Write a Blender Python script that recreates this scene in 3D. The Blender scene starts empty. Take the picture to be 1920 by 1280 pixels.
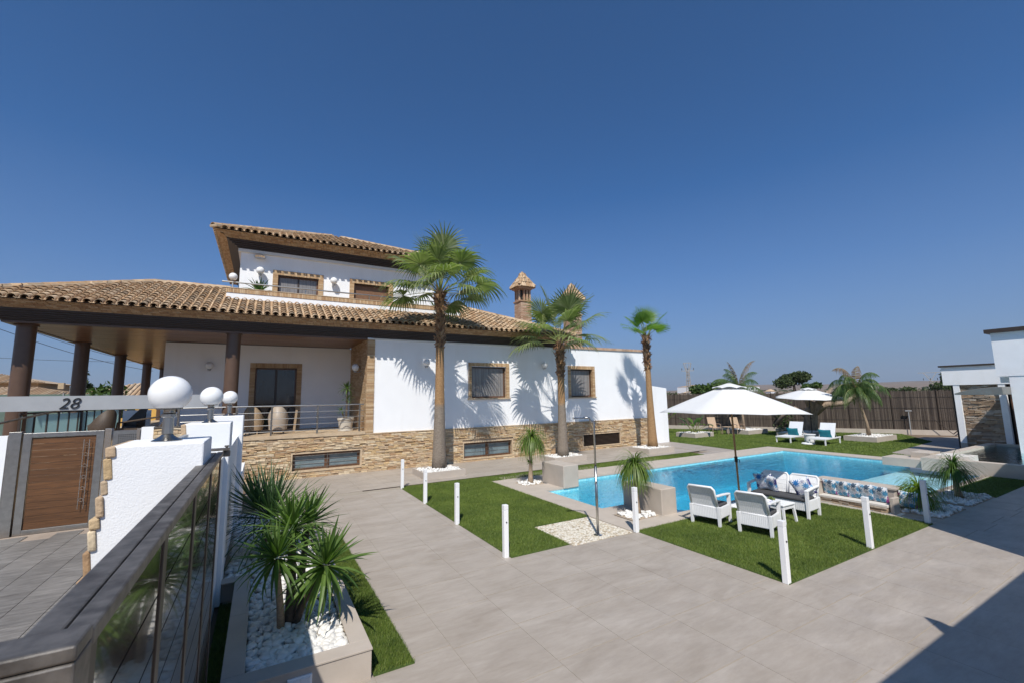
import bpy, math, random
import numpy as np
from mathutils import Vector, Matrix, Euler
random.seed(7); np.random.seed(7)
PI=math.pi
SC=bpy.context.scene
COL=SC.collection
# ---------------------------------------------------------------- camera, sky, sun, exposure
FPX=810.; YAW=.5236; PIT=.125; ROL=-.0167; CZ=2.9
_cy,_sy=math.cos(YAW),math.sin(YAW)
_f=Vector((_sy*math.cos(PIT),_cy*math.cos(PIT),math.sin(PIT)))
_r0=Vector((_cy,-_sy,0)); _u0=_r0.cross(_f)
_r=math.cos(ROL)*_r0+math.sin(ROL)*_u0; _u=-math.sin(ROL)*_r0+math.cos(ROL)*_u0
cd=bpy.data.cameras.new('camera'); cam=bpy.data.objects.new('camera',cd); COL.objects.link(cam)
m=Matrix((( _r.x,_u.x,-_f.x,0),(_r.y,_u.y,-_f.y,0),(_r.z,_u.z,-_f.z,CZ),(0,0,0,1)))
cam.matrix_world=m
cd.sensor_width=36; cd.lens=FPX/1920*36; cd.clip_start=.02; cd.clip_end=20000
SC.camera=cam
cd.dof.use_dof=True; cd.dof.focus_distance=15; cd.dof.aperture_fstop=5.6
SUN_EL=math.radians(50.5); SUN_AZ=math.radians(31)   # shadows run towards +X+Y
sdir=Vector((math.sin(SUN_AZ)*math.cos(SUN_EL),math.cos(SUN_AZ)*math.cos(SUN_EL),-math.sin(SUN_EL)))
W=bpy.data.worlds.new('World'); SC.world=W; W.use_nodes=True
nt=W.node_tree; bg=nt.nodes['Background']
sky=nt.nodes.new('ShaderNodeTexSky'); sky.sky_type='NISHITA'; sky.sun_disc=False
sky.sun_elevation=SUN_EL; sky.sun_rotation=math.atan2(-sdir.x,-sdir.y)
sky.altitude=300; sky.air_density=.75; sky.dust_density=.9; sky.ozone_density=9.0
SKY_S=.12
_g=nt.nodes.new('ShaderNodeTexCoord'); _s=nt.nodes.new('ShaderNodeSeparateXYZ'); nt.links.new(_g.outputs['Generated'],_s.inputs[0])
_r=nt.nodes.new('ShaderNodeValToRGB'); nt.links.new(_s.outputs[2],_r.inputs[0])
_e=_r.color_ramp.elements; _e[0].position=0; _e[0].color=(.78,)*3+(1,); _e[1].position=.42; _e[1].color=(0,0,0,1)
for _p,_v in ((.05,.70),(.13,.48),(.25,.20)): _q=_e.new(_p); _q.color=(_v,_v,_v,1)
_t=nt.nodes.new('ShaderNodeMix'); _t.data_type='RGBA'; _t.blend_type='MULTIPLY'; _t.inputs[0].default_value=1; _t.inputs[7].default_value=(.46,.83,.98,1); nt.links.new(sky.outputs[0],_t.inputs[6])
_m=nt.nodes.new('ShaderNodeMix'); _m.data_type='RGBA'; nt.links.new(_r.outputs[0],_m.inputs[0]); nt.links.new(_t.outputs[2],_m.inputs[6]); _m.inputs[7].default_value=(.215/SKY_S,.255/SKY_S,.345/SKY_S,1)
nt.links.new(_m.outputs[2],bg.inputs[0]); bg.inputs[1].default_value=SKY_S
sl=bpy.data.lights.new('sun','SUN'); sl.energy=4.7; sl.angle=math.radians(.53); sl.color=(1,.95,.88)
so=bpy.data.objects.new('sun',sl); COL.objects.link(so); so.rotation_euler=sdir.to_track_quat('-Z','Y').to_euler(); so.location=(-10,-15,30)
vs=SC.view_settings; vs.view_transform='Standard'; vs.look='None'; vs.exposure=.1; vs.gamma=1; vs.use_curve_mapping=False

# ---------------------------------------------------------------- materials
M={}
def newmat(name):
    mt=bpy.data.materials.new(name); mt.use_nodes=True; M[name]=mt
    n=mt.node_tree; b=n.nodes['Principled BSDF']
    return mt,n,b
def N(n,t,**k):
    x=n.nodes.new(t)
    for a,v in k.items(): setattr(x,a,v)
    return x
def ramp(n,fac,stops,interp='LINEAR'):
    r=n.nodes.new('ShaderNodeValToRGB'); r.color_ramp.interpolation=interp
    e=r.color_ramp.elements
    while len(e)<len(stops): e.new(.5)
    for i,(p,c) in enumerate(stops):
        e[i].position=p; e[i].color=(c[0],c[1],c[2],1)
    n.links.new(fac,r.inputs[0]); return r.outputs[0]
def rnd(n):
    a=N(n,'ShaderNodeObjectInfo').outputs['Random']; g=N(n,'ShaderNodeNewGeometry').outputs['Random Per Island']
    ad=N(n,'ShaderNodeMath',operation='ADD'); n.links.new(a,ad.inputs[0]); n.links.new(g,ad.inputs[1])
    f=N(n,'ShaderNodeMath',operation='FRACT'); n.links.new(ad.outputs[0],f.inputs[0]); return f.outputs[0]
def coords(n,obj=False):
    if obj: return N(n,'ShaderNodeTexCoord').outputs['Object']
    return N(n,'ShaderNodeNewGeometry').outputs['Position']
def noise(n,scale,vec=None,detail=4,rough=.55,stretch=None,dist=0):
    t=N(n,'ShaderNodeTexNoise'); t.inputs['Scale'].default_value=scale; t.inputs['Detail'].default_value=detail; t.inputs['Roughness'].default_value=rough
    t.inputs['Distortion'].default_value=dist
    v=vec or coords(n)
    if stretch:
        mp=N(n,'ShaderNodeMapping'); mp.inputs['Scale'].default_value=stretch; n.links.new(v,mp.inputs[0]); v=mp.outputs[0]
    n.links.new(v,t.inputs['Vector']); return t.outputs[0]
def mix(n,a,b,fac,mode='MIX'):
    x=N(n,'ShaderNodeMix',data_type='RGBA',blend_type=mode)
    for s,v in ((6,a),(7,b)):
        if isinstance(v,tuple): x.inputs[s].default_value=(v[0],v[1],v[2],1)
        else: n.links.new(v,x.inputs[s])
    if isinstance(fac,(int,float)): x.inputs[0].default_value=fac
    else: n.links.new(fac,x.inputs[0])
    return x.outputs[2]
def bump(n,b,h,strength=.3,dist=.01):
    x=N(n,'ShaderNodeBump'); x.inputs['Strength'].default_value=strength; x.inputs['Distance'].default_value=dist
    n.links.new(h,x.inputs['Height']); n.links.new(x.outputs[0],b.inputs['Normal'])
def simple(name,col,rough=.6,metal=0,var=.12,vscale=3,bscale=None,bstr=.2,bdist=.004,spec=None,obj=False,dirt=None,stretch=None,randvar=0):
    mt,n,b=newmat(name)
    v=coords(n,obj)
    lo=tuple(c*(1-var) for c in col); hi=tuple(min(1,c*(1+var)) for c in col)
    c=ramp(n,noise(n,vscale,v,stretch=stretch),[(.3,lo),(.7,hi)])
    if dirt:
        f=ramp(n,noise(n,dirt[1],v,detail=6,stretch=dirt[3] if len(dirt)>3 else None),[(.5,(0,0,0)),(.75,(dirt[2],)*3)])
        c=mix(n,c,dirt[0],f)
    if randvar:
        c=mix(n,c,ramp(n,rnd(n),[(0,(1-randvar,)*3),(1,(1,1,1))]),1.0,'MULTIPLY')
    n.links.new(c,b.inputs['Base Color'])
    b.inputs['Roughness'].default_value=rough; b.inputs['Metallic'].default_value=metal
    if spec is not None: b.inputs['Specular IOR Level'].default_value=spec
    if bscale: bump(n,b,noise(n,bscale,v,detail=5,stretch=stretch),bstr,bdist)
    return mt
simple('white_plaster',(.84,.845,.85),.85,var=.02,vscale=1.5,bscale=90,bstr=.25,bdist=.004,dirt=((.60,.56,.50),1.1,.16,(2.5,2.5,.3)))
simple('rough_plaster',(.82,.825,.83),.85,var=.03,vscale=2,bscale=85,bstr=.55,bdist=.006,dirt=((.6,.57,.52),1.1,.15))
simple('white_paint',(.84,.84,.84),.35,var=.02)
simple('soffit_white',(.72,.71,.68),.8,var=.03)
simple('stone_trim',(.50,.38,.25),.7,var=.15,vscale=6,bscale=60)
simple('dark_brown',(.045,.031,.023),.45,var=.15,vscale=8,bscale=30,bstr=.1)
simple('column_brown',(.105,.062,.040),.38,var=.08,vscale=5,bscale=60,bstr=.05)
simple('frame_wood',(.12,.058,.03),.4,var=.25,vscale=14,stretch=(1,1,.2))
simple('steel',(.42,.41,.39),.28,metal=1,var=.12,vscale=10,bscale=120,bstr=.05)
simple('steel_bright',(.62,.61,.59),.16,metal=1,var=.06,vscale=10)
simple('steel_aged',(.19,.172,.152),.5,metal=.7,var=.4,vscale=16,bscale=90,bstr=.15,dirt=((.08,.065,.055),7,.8))
simple('grey_paint',(.33,.34,.35),.5,var=.06)
simple('black_metal',(.02,.02,.022),.35,var=.1)
simple('plastic_white',(.80,.80,.80),.42,var=.02)
simple('cushion_grey',(.055,.055,.06),.9,var=.1,vscale=30,bscale=300,bstr=.3)
simple('teal',(.004,.16,.20),.8,var=.12,vscale=10,bscale=200,bstr=.3)
simple('sling',(.72,.74,.76),.7,var=.04,bscale=300)
simple('beige_sling',(.46,.33,.22),.7,var=.1,vscale=20,bscale=250)
simple('beige_frame',(.36,.26,.19),.5,var=.08)
simple('pole_brown',(.36,.18,.07),.4,var=.1)
simple('wood_boards',(.24,.115,.055),.3,var=.3,vscale=5,stretch=(.3,6,6),randvar=.35)
simple('gate_wood',(.135,.060,.022),.45,var=.35,vscale=7,stretch=(.5,4,9),randvar=.3,bscale=30,bstr=.1)
simple('concrete_beige',(.46,.40,.34),.75,var=.06,vscale=3,bscale=40,bstr=.12,dirt=((.38,.32,.26),2.2,.35))
simple('pebble',(.80,.78,.74),.55,var=.08,vscale=12,randvar=.22,bscale=50,bstr=.1)
simple('pot_white',(.55,.50,.42),.6,var=.1,vscale=5)
simple('green_fence',(.11,.16,.13),.7,var=.15,vscale=2,bscale=20)
simple('yellow_wall',(.72,.42,.10),.8,var=.06)
simple('tan_wall',(.42,.32,.20),.8,var=.1)
simple('trunk_small',(.34,.25,.17),.9,var=.25,vscale=20,bscale=60,bstr=.6,stretch=(1,1,3))
simple('bark',(.10,.075,.055),.9,var=.3,vscale=12,bscale=30,bstr=.8,bdist=.02)
simple('bark_pale',(.33,.25,.18),.9,var=.35,vscale=7,bscale=14,bstr=1,bdist=.03,stretch=(1,1,.4))
simple('wicker',(.36,.26,.16),.7,var=.3,vscale=40,bscale=120,bstr=.8,bdist=.006)
simple('wicker_dark',(.07,.05,.035),.6,var=.3,vscale=40,bscale=120,bstr=.6)
simple('wire',(.03,.03,.03),.6)
simple('pylon',(.36,.34,.31),.6,var=.1)
simple('stone_seat',(.62,.58,.53),.8,var=.08,bscale=40)
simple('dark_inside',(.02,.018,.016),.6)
simple('black_plastic',(.015,.015,.016),.3)

def variant(name,cols,rough=.8,bscale=40,bstr=.5,bdist=.01,nscale=6,nmix=.35,dark=None):
    mt,n,b=newmat(name)
    k=len(cols)
    c=ramp(n,rnd(n),[((i+.0)/k,x) for i,x in enumerate(cols)],'CONSTANT')
    f=ramp(n,noise(n,nscale,detail=6),[(.3,(.72,.70,.68)),(.7,(1.15,1.12,1.08))])
    c=mix(n,c,f,nmix*2 if nmix<.5 else 1.0,'MULTIPLY')
    if dark:
        f2=ramp(n,noise(n,dark[1],detail=5),[(dark[2],(0,0,0)),(dark[2]+.12,(dark[3],)*3)])
        c=mix(n,c,dark[0],f2)
    n.links.new(c,b.inputs['Base Color']); b.inputs['Roughness'].default_value=rough
    bump(n,b,noise(n,bscale,detail=6),bstr,bdist); return mt
variant('ledge_stone',[(.56,.42,.25),(.49,.34,.20),(.62,.49,.32),(.42,.27,.15),(.54,.40,.26),(.66,.55,.39),(.48,.37,.25),(.58,.42,.23)],.85,30,.9,.012,9,.45)
variant('ledge_stone_grey',[(.42,.34,.26),(.34,.24,.16),(.48,.42,.35),(.30,.25,.20),(.40,.30,.20),(.26,.19,.13)],.85,30,.8,.01,9,.45)
variant('brick',[(.47,.31,.17),(.54,.38,.22),(.42,.26,.14),(.50,.34,.19),(.58,.43,.27)],.85,50,.5,.004,14,.3)
variant('brick_pale',[(.48,.31,.21),(.54,.38,.27),(.42,.25,.16),(.58,.43,.32),(.50,.34,.24)],.85,50,.5,.004,14,.3)
variant('terracotta',[(.44,.30,.18),(.51,.37,.23),(.38,.25,.14),(.56,.42,.28),(.42,.28,.165),(.48,.36,.24),(.33,.25,.17)],.85,60,.4,.004,9,.45,dark=((.10,.085,.07),.9,.60,.75))
simple('mortar',(.38,.30,.22),.9,var=.12,vscale=12,bscale=60)
simple('roof_under',(.34,.245,.16),.9,var=.3,vscale=6)
# paving porcelain
mt,n,b=newmat('porcelain')
c=ramp(n,noise(n,1.6,detail=9,rough=.62,stretch=(.6,1.5,1),dist=.6),[(.28,(.318,.274,.228)),(.5,(.37,.324,.277)),(.72,(.425,.378,.33))])
c=mix(n,c,ramp(n,noise(n,7,detail=8,rough=.7,stretch=(.5,2.2,1),dist=.4),[(.3,(.90,.89,.88)),(.7,(1.07,1.07,1.07))]),1.0,'MULTIPLY')
c=mix(n,c,(.24,.20,.16),ramp(n,noise(n,.9,detail=7,rough=.7),[(.60,(0,0,0)),(.8,(.28,)*3)]))
c2=ramp(n,rnd(n),[(0,(.972,.966,.96)),(1,(1.02,1.02,1.02))])
c=mix(n,c,c2,1.0,'MULTIPLY')
n.links.new(c,b.inputs['Base Color']); b.inputs['Roughness'].default_value=.5
r=ramp(n,noise(n,2.2,detail=6),[(.3,(.42,)*3),(.7,(.62,)*3)]); n.links.new(r,b.inputs['Roughness'])
bump(n,b,noise(n,160,detail=3),.06,.002)
simple('grout',(.33,.285,.23),.9,var=.08)
# grey street planks (stamped)
mt,n,b=newmat('street_tile')
c=ramp(n,noise(n,2.4,detail=9,rough=.68,stretch=(1,5,1)),[(.25,(.085,.078,.070)),(.5,(.175,.162,.148)),(.75,(.28,.262,.24))])
c=mix(n,c,ramp(n,rnd(n),[(0,(.8,.8,.8)),(1,(1.1,1.1,1.1))]),1.0,'MULTIPLY')
n.links.new(c,b.inputs['Base Color']); b.inputs['Roughness'].default_value=.6
bump(n,b,noise(n,14,detail=6,stretch=(1,6,1)),.6,.010)
simple('street_grout',(.30,.24,.19),.9)
# terrazzo pebble square
mt,n,b=newmat('pebble_tile')
v=N(n,'ShaderNodeTexVoronoi'); v.inputs['Scale'].default_value=26; n.links.new(coords(n),v.inputs['Vector'])
sep=N(n,'ShaderNodeSeparateColor'); n.links.new(v.outputs['Color'],sep.inputs[0])
c=ramp(n,sep.outputs[0],[(0,(.78,.72,.60)),(.45,(.84,.79,.70)),(.7,(.62,.50,.34)),(.82,(.42,.33,.22)),(.92,(.74,.66,.52))],'CONSTANT')
e=ramp(n,v.outputs['Distance'],[(.45,(1,1,1)),(.75,(.62,.58,.5))]); c=mix(n,c,e,1.0,'MULTIPLY')
n.links.new(c,b.inputs['Base Color']); b.inputs['Roughness'].default_value=.5
inv=N(n,'ShaderNodeMath',operation='SUBTRACT'); inv.inputs[0].default_value=1; n.links.new(v.outputs['Distance'],inv.inputs[1]); bump(n,b,inv.outputs[0],.6,.01)
# turf
mt,n,b=newmat('turf')
c=ramp(n,noise(n,1.1,detail=7,rough=.65),[(.3,(.050,.085,.014)),(.55,(.075,.125,.020)),(.75,(.105,.155,.034))])
n.links.new(c,b.inputs['Base Color']); b.inputs['Roughness'].default_value=.9; bump(n,b,noise(n,120,detail=4),1,.02)
mt,n,b=newmat('grass_blade')
c=ramp(n,rnd(n),[(0,(.065,.108,.012)),(.4,(.105,.165,.022)),(.75,(.145,.205,.034)),(1,(.20,.235,.065))])
c=mix(n,c,ramp(n,noise(n,1.1,detail=7,rough=.65),[(.3,(.60,.64,.62)),(.7,(1.22,1.14,1.15))]),1.0,'MULTIPLY')
n.links.new(c,b.inputs['Base Color']); b.inputs['Roughness'].default_value=.6; b.inputs['Specular IOR Level'].default_value=.3
def leaf(name,cols,rough=.45,trans=.35,tcol=None):
    mt,n,b=newmat(name)
    k=len(cols)-1
    c=ramp(n,rnd(n),[(i/k,x) for i,x in enumerate(cols)])
    c=mix(n,c,ramp(n,noise(n,3,detail=3),[(.3,(.8,.82,.8)),(.7,(1.15,1.12,1.1))]),1.0,'MULTIPLY')
    n.links.new(c,b.inputs['Base Color']); b.inputs['Roughness'].default_value=rough; b.inputs['Specular IOR Level'].default_value=.45
    tr=N(n,'ShaderNodeBsdfTranslucent'); cc=mix(n,c,tcol or (1.5,1.8,.7),1.0,'MULTIPLY'); n.links.new(cc,tr.inputs[0])
    ms=N(n,'ShaderNodeMixShader'); ms.inputs[0].default_value=trans; n.links.new(b.outputs[0],ms.inputs[1]); n.links.new(tr.outputs[0],ms.inputs[2])
    n.links.new(ms.outputs[0],n.nodes['Material Output'].inputs[0]); return mt
leaf('fan_leaf',[(.10,.14,.05),(.155,.20,.075),(.21,.25,.11),(.28,.31,.17)],.38,.4)
leaf('fan_leaf_bright',[(.08,.17,.02),(.13,.24,.03),(.17,.28,.05)],trans=.45)
leaf('yucca_leaf',[(.045,.09,.02),(.085,.15,.03),(.14,.22,.055)],.4,.35)
leaf('yucca_dark',[(.035,.075,.030),(.055,.11,.042),(.09,.15,.06)],.4,.3)
leaf('pony_leaf',[(.07,.12,.02),(.12,.19,.03),(.17,.24,.05),(.20,.25,.08)],.45,.35)
leaf('pony_bright',[(.14,.22,.02),(.20,.28,.03),(.10,.17,.03)],.4,.4)
leaf('pony_dark',[(.03,.07,.015),(.055,.11,.022),(.10,.17,.03)],.45,.3)
leaf('feather_leaf',[(.07,.13,.04),(.11,.18,.06),(.16,.22,.09)],.45,.35)
leaf('dry_leaf',[(.30,.22,.14),(.22,.16,.10),(.35,.25,.17)],.8,.3,(1.1,1,.8))
leaf('tree_leaf',[(.028,.05,.014),(.05,.075,.02),(.075,.10,.03)],.7,.2)
leaf('orange_leaf',[(.035,.075,.014),(.06,.11,.02),(.09,.14,.03)],.6,.25)
leaf('strelitzia',[(.05,.11,.02),(.10,.18,.03),(.14,.21,.05)],.4,.35)
leaf('petiole',[(.16,.20,.05),(.22,.24,.07),(.28,.27,.10)],.5,.1)
# palm trunk : grey below, orange fibres above (tone along the trunk: real colour change)
mt,n,b=newmat('palm_trunk')
oc=N(n,'ShaderNodeTexCoord').outputs['Object']; sp=N(n,'ShaderNodeSeparateXYZ'); n.links.new(oc,sp.inputs[0])
nn=noise(n,9,oc,detail=6,stretch=(1.5,1.5,6))
g=ramp(n,nn,[(.3,(.16,.125,.095)),(.7,(.30,.25,.20))]); o=ramp(n,nn,[(.3,(.21,.115,.05)),(.7,(.44,.27,.13))])
ad=N(n,'ShaderNodeMath',operation='MULTIPLY_ADD'); n.links.new(nn,ad.inputs[0]); ad.inputs[1].default_value=.5; n.links.new(sp.outputs[2],ad.inputs[2])
oi=N(n,'ShaderNodeObjectInfo'); sub=N(n,'ShaderNodeMath',operation='SUBTRACT'); n.links.new(ad.outputs[0],sub.inputs[0])
sc=N(n,'ShaderNodeSeparateColor'); n.links.new(oi.outputs['Color'],sc.inputs[0]); ml=N(n,'ShaderNodeMath',operation='MULTIPLY'); ml.operation='MULTIPLY_ADD'; ml.inputs[1].default_value=10; ml.inputs[2].default_value=-1; n.links.new(sc.outputs[0],ml.inputs[0]); n.links.new(ml.outputs[0],sub.inputs[1])
fac=ramp(n,sub.outputs[0],[(.2,(0,0,0)),(.35,(1,1,1))])
n.links.new(mix(n,g,o,fac),b.inputs['Base Color']); b.inputs['Roughness'].default_value=.9; bump(n,b,nn,.9,.03)
variant('palm_boot',[(.19,.10,.05),(.30,.17,.09),(.13,.075,.045),(.36,.25,.16),(.24,.15,.09)],.9,40,.6,.01,9,.4)
# umbrella cloth
mt,n,b=newmat('parasol_cloth')
b.inputs['Base Color'].default_value=(.80,.80,.79,1); b.inputs['Roughness'].default_value=.85
tr=N(n,'ShaderNodeBsdfTranslucent'); tr.inputs[0].default_value=(.75,.75,.73,1)
ms=N(n,'ShaderNodeMixShader'); ms.inputs[0].default_value=.2; n.links.new(b.outputs[0],ms.inputs[1]); n.links.new(tr.outputs[0],ms.inputs[2]); n.links.new(ms.outputs[0],n.nodes['Material Output'].inputs[0])
bump(n,b,noise(n,5,detail=4),.25,.02)
# globes
mt,n,b=newmat('opal_globe'); b.inputs['Base Color'].default_value=(.80,.80,.79,1); b.inputs['Roughness'].default_value=.12; b.inputs['Subsurface Weight'].default_value=.15; b.inputs['Subsurface Radius'].default_value=(.05,.05,.05)
# glass
mt,n,b=newmat('window_glass')
c=ramp(n,noise(n,1.3,detail=2,stretch=(1,1,.5)),[(.4,(.010,.010,.011)),(.6,(.028,.027,.027))]); n.links.new(c,b.inputs['Base Color'])
b.inputs['Roughness'].default_value=.06; b.inputs['Specular IOR Level'].default_value=.7
simple('curtain_glass',(.21,.20,.195),.15,var=.35,vscale=5,stretch=(6,1,.15))
simple('basement_glass',(.16,.21,.23),.12,var=.25,vscale=2,stretch=(1,1,3))
simple('shutter',(.20,.105,.055),.5,var=.15,vscale=9)
mt,n,b=newmat('frosted_glass'); b.inputs['Base Color'].default_value=(.45,.58,.58,1); b.inputs['Roughness'].default_value=.2
tl=N(n,'ShaderNodeBsdfTranslucent'); tl.inputs[0].default_value=(.62,.80,.80,1); m0=N(n,'ShaderNodeMixShader'); m0.inputs[0].default_value=.6; n.links.new(b.outputs[0],m0.inputs[1]); n.links.new(tl.outputs[0],m0.inputs[2])
tp=N(n,'ShaderNodeBsdfTransparent'); tp.inputs[0].default_value=(.75,.88,.88,1); ms=N(n,'ShaderNodeMixShader'); ms.inputs[0].default_value=.3; n.links.new(m0.outputs[0],ms.inputs[1]); n.links.new(tp.outputs[0],ms.inputs[2]); n.links.new(ms.outputs[0],n.nodes['Material Output'].inputs[0])
mt,n,b=newmat('gate_panel'); b.inputs['Base Color'].default_value=(.085,.055,.040,1); b.inputs['Roughness'].default_value=.11; b.inputs['Coat Weight'].default_value=.6; b.inputs['Coat Roughness'].default_value=.03; b.inputs['Specular IOR Level'].default_value=1.0
bump(n,b,noise(n,4,detail=2),.1,.01)
# water
mt,n,b=newmat('water')
n.nodes.remove(b)
gl=N(n,'ShaderNodeBsdfGlossy'); gl.inputs['Roughness'].default_value=.03
tp=N(n,'ShaderNodeBsdfTransparent'); tp.inputs[0].default_value=(.90,.97,1,1)
fr=N(n,'ShaderNodeFresnel'); fr.inputs[0].default_value=1.33
bp=N(n,'ShaderNodeBump'); bp.inputs['Strength'].default_value=.55; bp.inputs['Distance'].default_value=.034
h1=noise(n,2.6,detail=4,rough=.6,stretch=(1,1.8,1),dist=.8); n.links.new(h1,bp.inputs['Height'])
n.links.new(bp.outputs[0],gl.inputs['Normal']); n.links.new(bp.outputs[0],fr.inputs['Normal'])
ms=N(n,'ShaderNodeMixShader'); n.links.new(fr.outputs[0],ms.inputs[0]); n.links.new(tp.outputs[0],ms.inputs[1]); n.links.new(gl.outputs[0],ms.inputs[2]); n.links.new(ms.outputs[0],n.nodes['Material Output'].inputs[0])
va=N(n,'ShaderNodeVolumeAbsorption'); va.inputs[0].default_value=(.14,.80,.89,1); va.inputs[1].default_value=.42; n.links.new(va.outputs[0],n.nodes['Material Output'].inputs['Volume'])
mt,n,b=newmat('mosaic')
v=N(n,'ShaderNodeTexVoronoi'); v.distance='CHEBYCHEV'; v.inputs['Randomness'].default_value=0; v.inputs['Scale'].default_value=20; n.links.new(coords(n),v.inputs['Vector'])
sp=N(n,'ShaderNodeSeparateColor'); n.links.new(v.outputs['Color'],sp.inputs[0])
wn=N(n,'ShaderNodeTexWhiteNoise'); n.links.new(v.outputs['Position'],wn.inputs['Vector'])
c=ramp(n,wn.outputs['Value'],[(0,(.20,.60,.72)),(.5,(.26,.67,.77)),(1,(.36,.75,.81))])
c=mix(n,c,ramp(n,noise(n,2.5,detail=4,dist=2.5),[(.40,(.93,.95,.96)),(.52,(1.1,1.08,1.06)),(.64,(.94,.96,.97))]),1.0,'MULTIPLY')  # brighter wavy bands: caustic light painted into the mosaic colour
n.links.new(c,b.inputs['Base Color']); b.inputs['Roughness'].default_value=.4
mt,n,b=newmat('mosaic_pale')
c=ramp(n,noise(n,14,detail=4),[(.3,(.62,.76,.80)),(.7,(.74,.85,.88))]); n.links.new(c,b.inputs['Base Color'])
# printed cushions: petals and leaves from rotated voronoi cells
def printed(name,cols,scale):
    mt,n,b=newmat(name)
    oc=N(n,'ShaderNodeTexCoord').outputs['Object']
    v=N(n,'ShaderNodeTexVoronoi'); v.inputs['Scale'].default_value=scale; n.links.new(oc,v.inputs['Vector'])
    d=N(n,'ShaderNodeVectorMath',operation='SUBTRACT'); mp=N(n,'ShaderNodeVectorMath',operation='SCALE'); mp.inputs['Scale'].default_value=1
    n.links.new(oc,d.inputs[0]); n.links.new(v.outputs['Position'],d.inputs[1])
    s=N(n,'ShaderNodeSeparateXYZ'); n.links.new(d.outputs[0],s.inputs[0])
    at=N(n,'ShaderNodeMath',operation='ARCTAN2'); n.links.new(s.outputs[2],at.inputs[0]); n.links.new(s.outputs[0],at.inputs[1])
    m9=N(n,'ShaderNodeMath',operation='MULTIPLY'); m9.inputs[1].default_value=9; n.links.new(at.outputs[0],m9.inputs[0])
    sn=N(n,'ShaderNodeMath',operation='SINE'); n.links.new(m9.outputs[0],sn.inputs[0])
    ab=N(n,'ShaderNodeMath',operation='MULTIPLY_ADD'); n.links.new(sn.outputs[0],ab.inputs[0]); ab.inputs[1].default_value=.16; n.links.new(v.outputs['Distance'],ab.inputs[2])
    f=ramp(n,ab.outputs[0],[(.52,(1,1,1)),(.57,(0,0,0))])
    se=N(n,'ShaderNodeSeparateColor'); n.links.new(v.outputs['Color'],se.inputs[0])
    k=len(cols); c=ramp(n,se.outputs[0],[(i/k,x) for i,x in enumerate(cols)],'CONSTANT')
    c=mix(n,c,ramp(n,noise(n,30,oc),[(.3,(.6,.6,.65)),(.7,(1.3,1.3,1.3))]),1.0,'MULTIPLY')
    c=mix(n,(.74,.75,.77),c,f)
    n.links.new(c,b.inputs['Base Color']); b.inputs['Roughness'].default_value=.85; bump(n,b,noise(n,9,oc),.3,.01)
printed('print_blue',[(.03,.10,.38),(.10,.30,.55),(.05,.05,.20),(.02,.16,.42),(.16,.20,.30),(.22,.16,.36)],8)
printed('print_tropic',[(.06,.24,.40),(.05,.09,.14),(.26,.05,.20),(.10,.30,.46),(.07,.13,.17)],8)
simple('stripe',(.4,.35,.28),.8)
mt,n,b=newmat('stripe_fabric'); oc=N(n,'ShaderNodeTexCoord').outputs['Object']
wv=N(n,'ShaderNodeTexWave'); wv.inputs['Scale'].default_value=8; wv.bands_direction='X'; n.links.new(oc,wv.inputs['Vector'])
n.links.new(ramp(n,wv.outputs[1],[(0,(.42,.34,.24)),(.4,(.66,.34,.08)),(.6,(.42,.36,.27)),(.82,(.20,.26,.34))],'CONSTANT'),b.inputs['Base Color'])
# far land
mt,n,b=newmat('far_land')
c=ramp(n,noise(n,.012,detail=9,rough=.7,stretch=(1,.35,1)),[(.3,(.07,.08,.045)),(.45,(.19,.135,.09)),(.58,(.24,.175,.12)),(.72,(.12,.11,.065))])
c=mix(n,c,ramp(n,noise(n,.35,detail=7,rough=.7),[(.3,(.65,.66,.65)),(.7,(1.2,1.15,1.1))]),1.0,'MULTIPLY')
n.links.new(c,b.inputs['Base Color']); b.inputs['Roughness'].default_value=.95; bump(n,b,noise(n,2,detail=5),.5,.1)
simple('hill',(.20,.18,.14),.95,var=.3,vscale=.004)
mt,n,b=newmat('reed')
c=ramp(n,rnd(n),[(0,(.050,.036,.028)),(.4,(.080,.060,.048)),(.8,(.11,.086,.068)),(1,(.16,.13,.10))])
c=mix(n,c,ramp(n,noise(n,5,detail=6,stretch=(1,1,.15)),[(.3,(.7,.68,.68)),(.7,(1.2,1.2,1.2))]),1.0,'MULTIPLY')
n.links.new(c,b.inputs['Base Color']); b.inputs['Roughness'].default_value=.85

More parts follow.
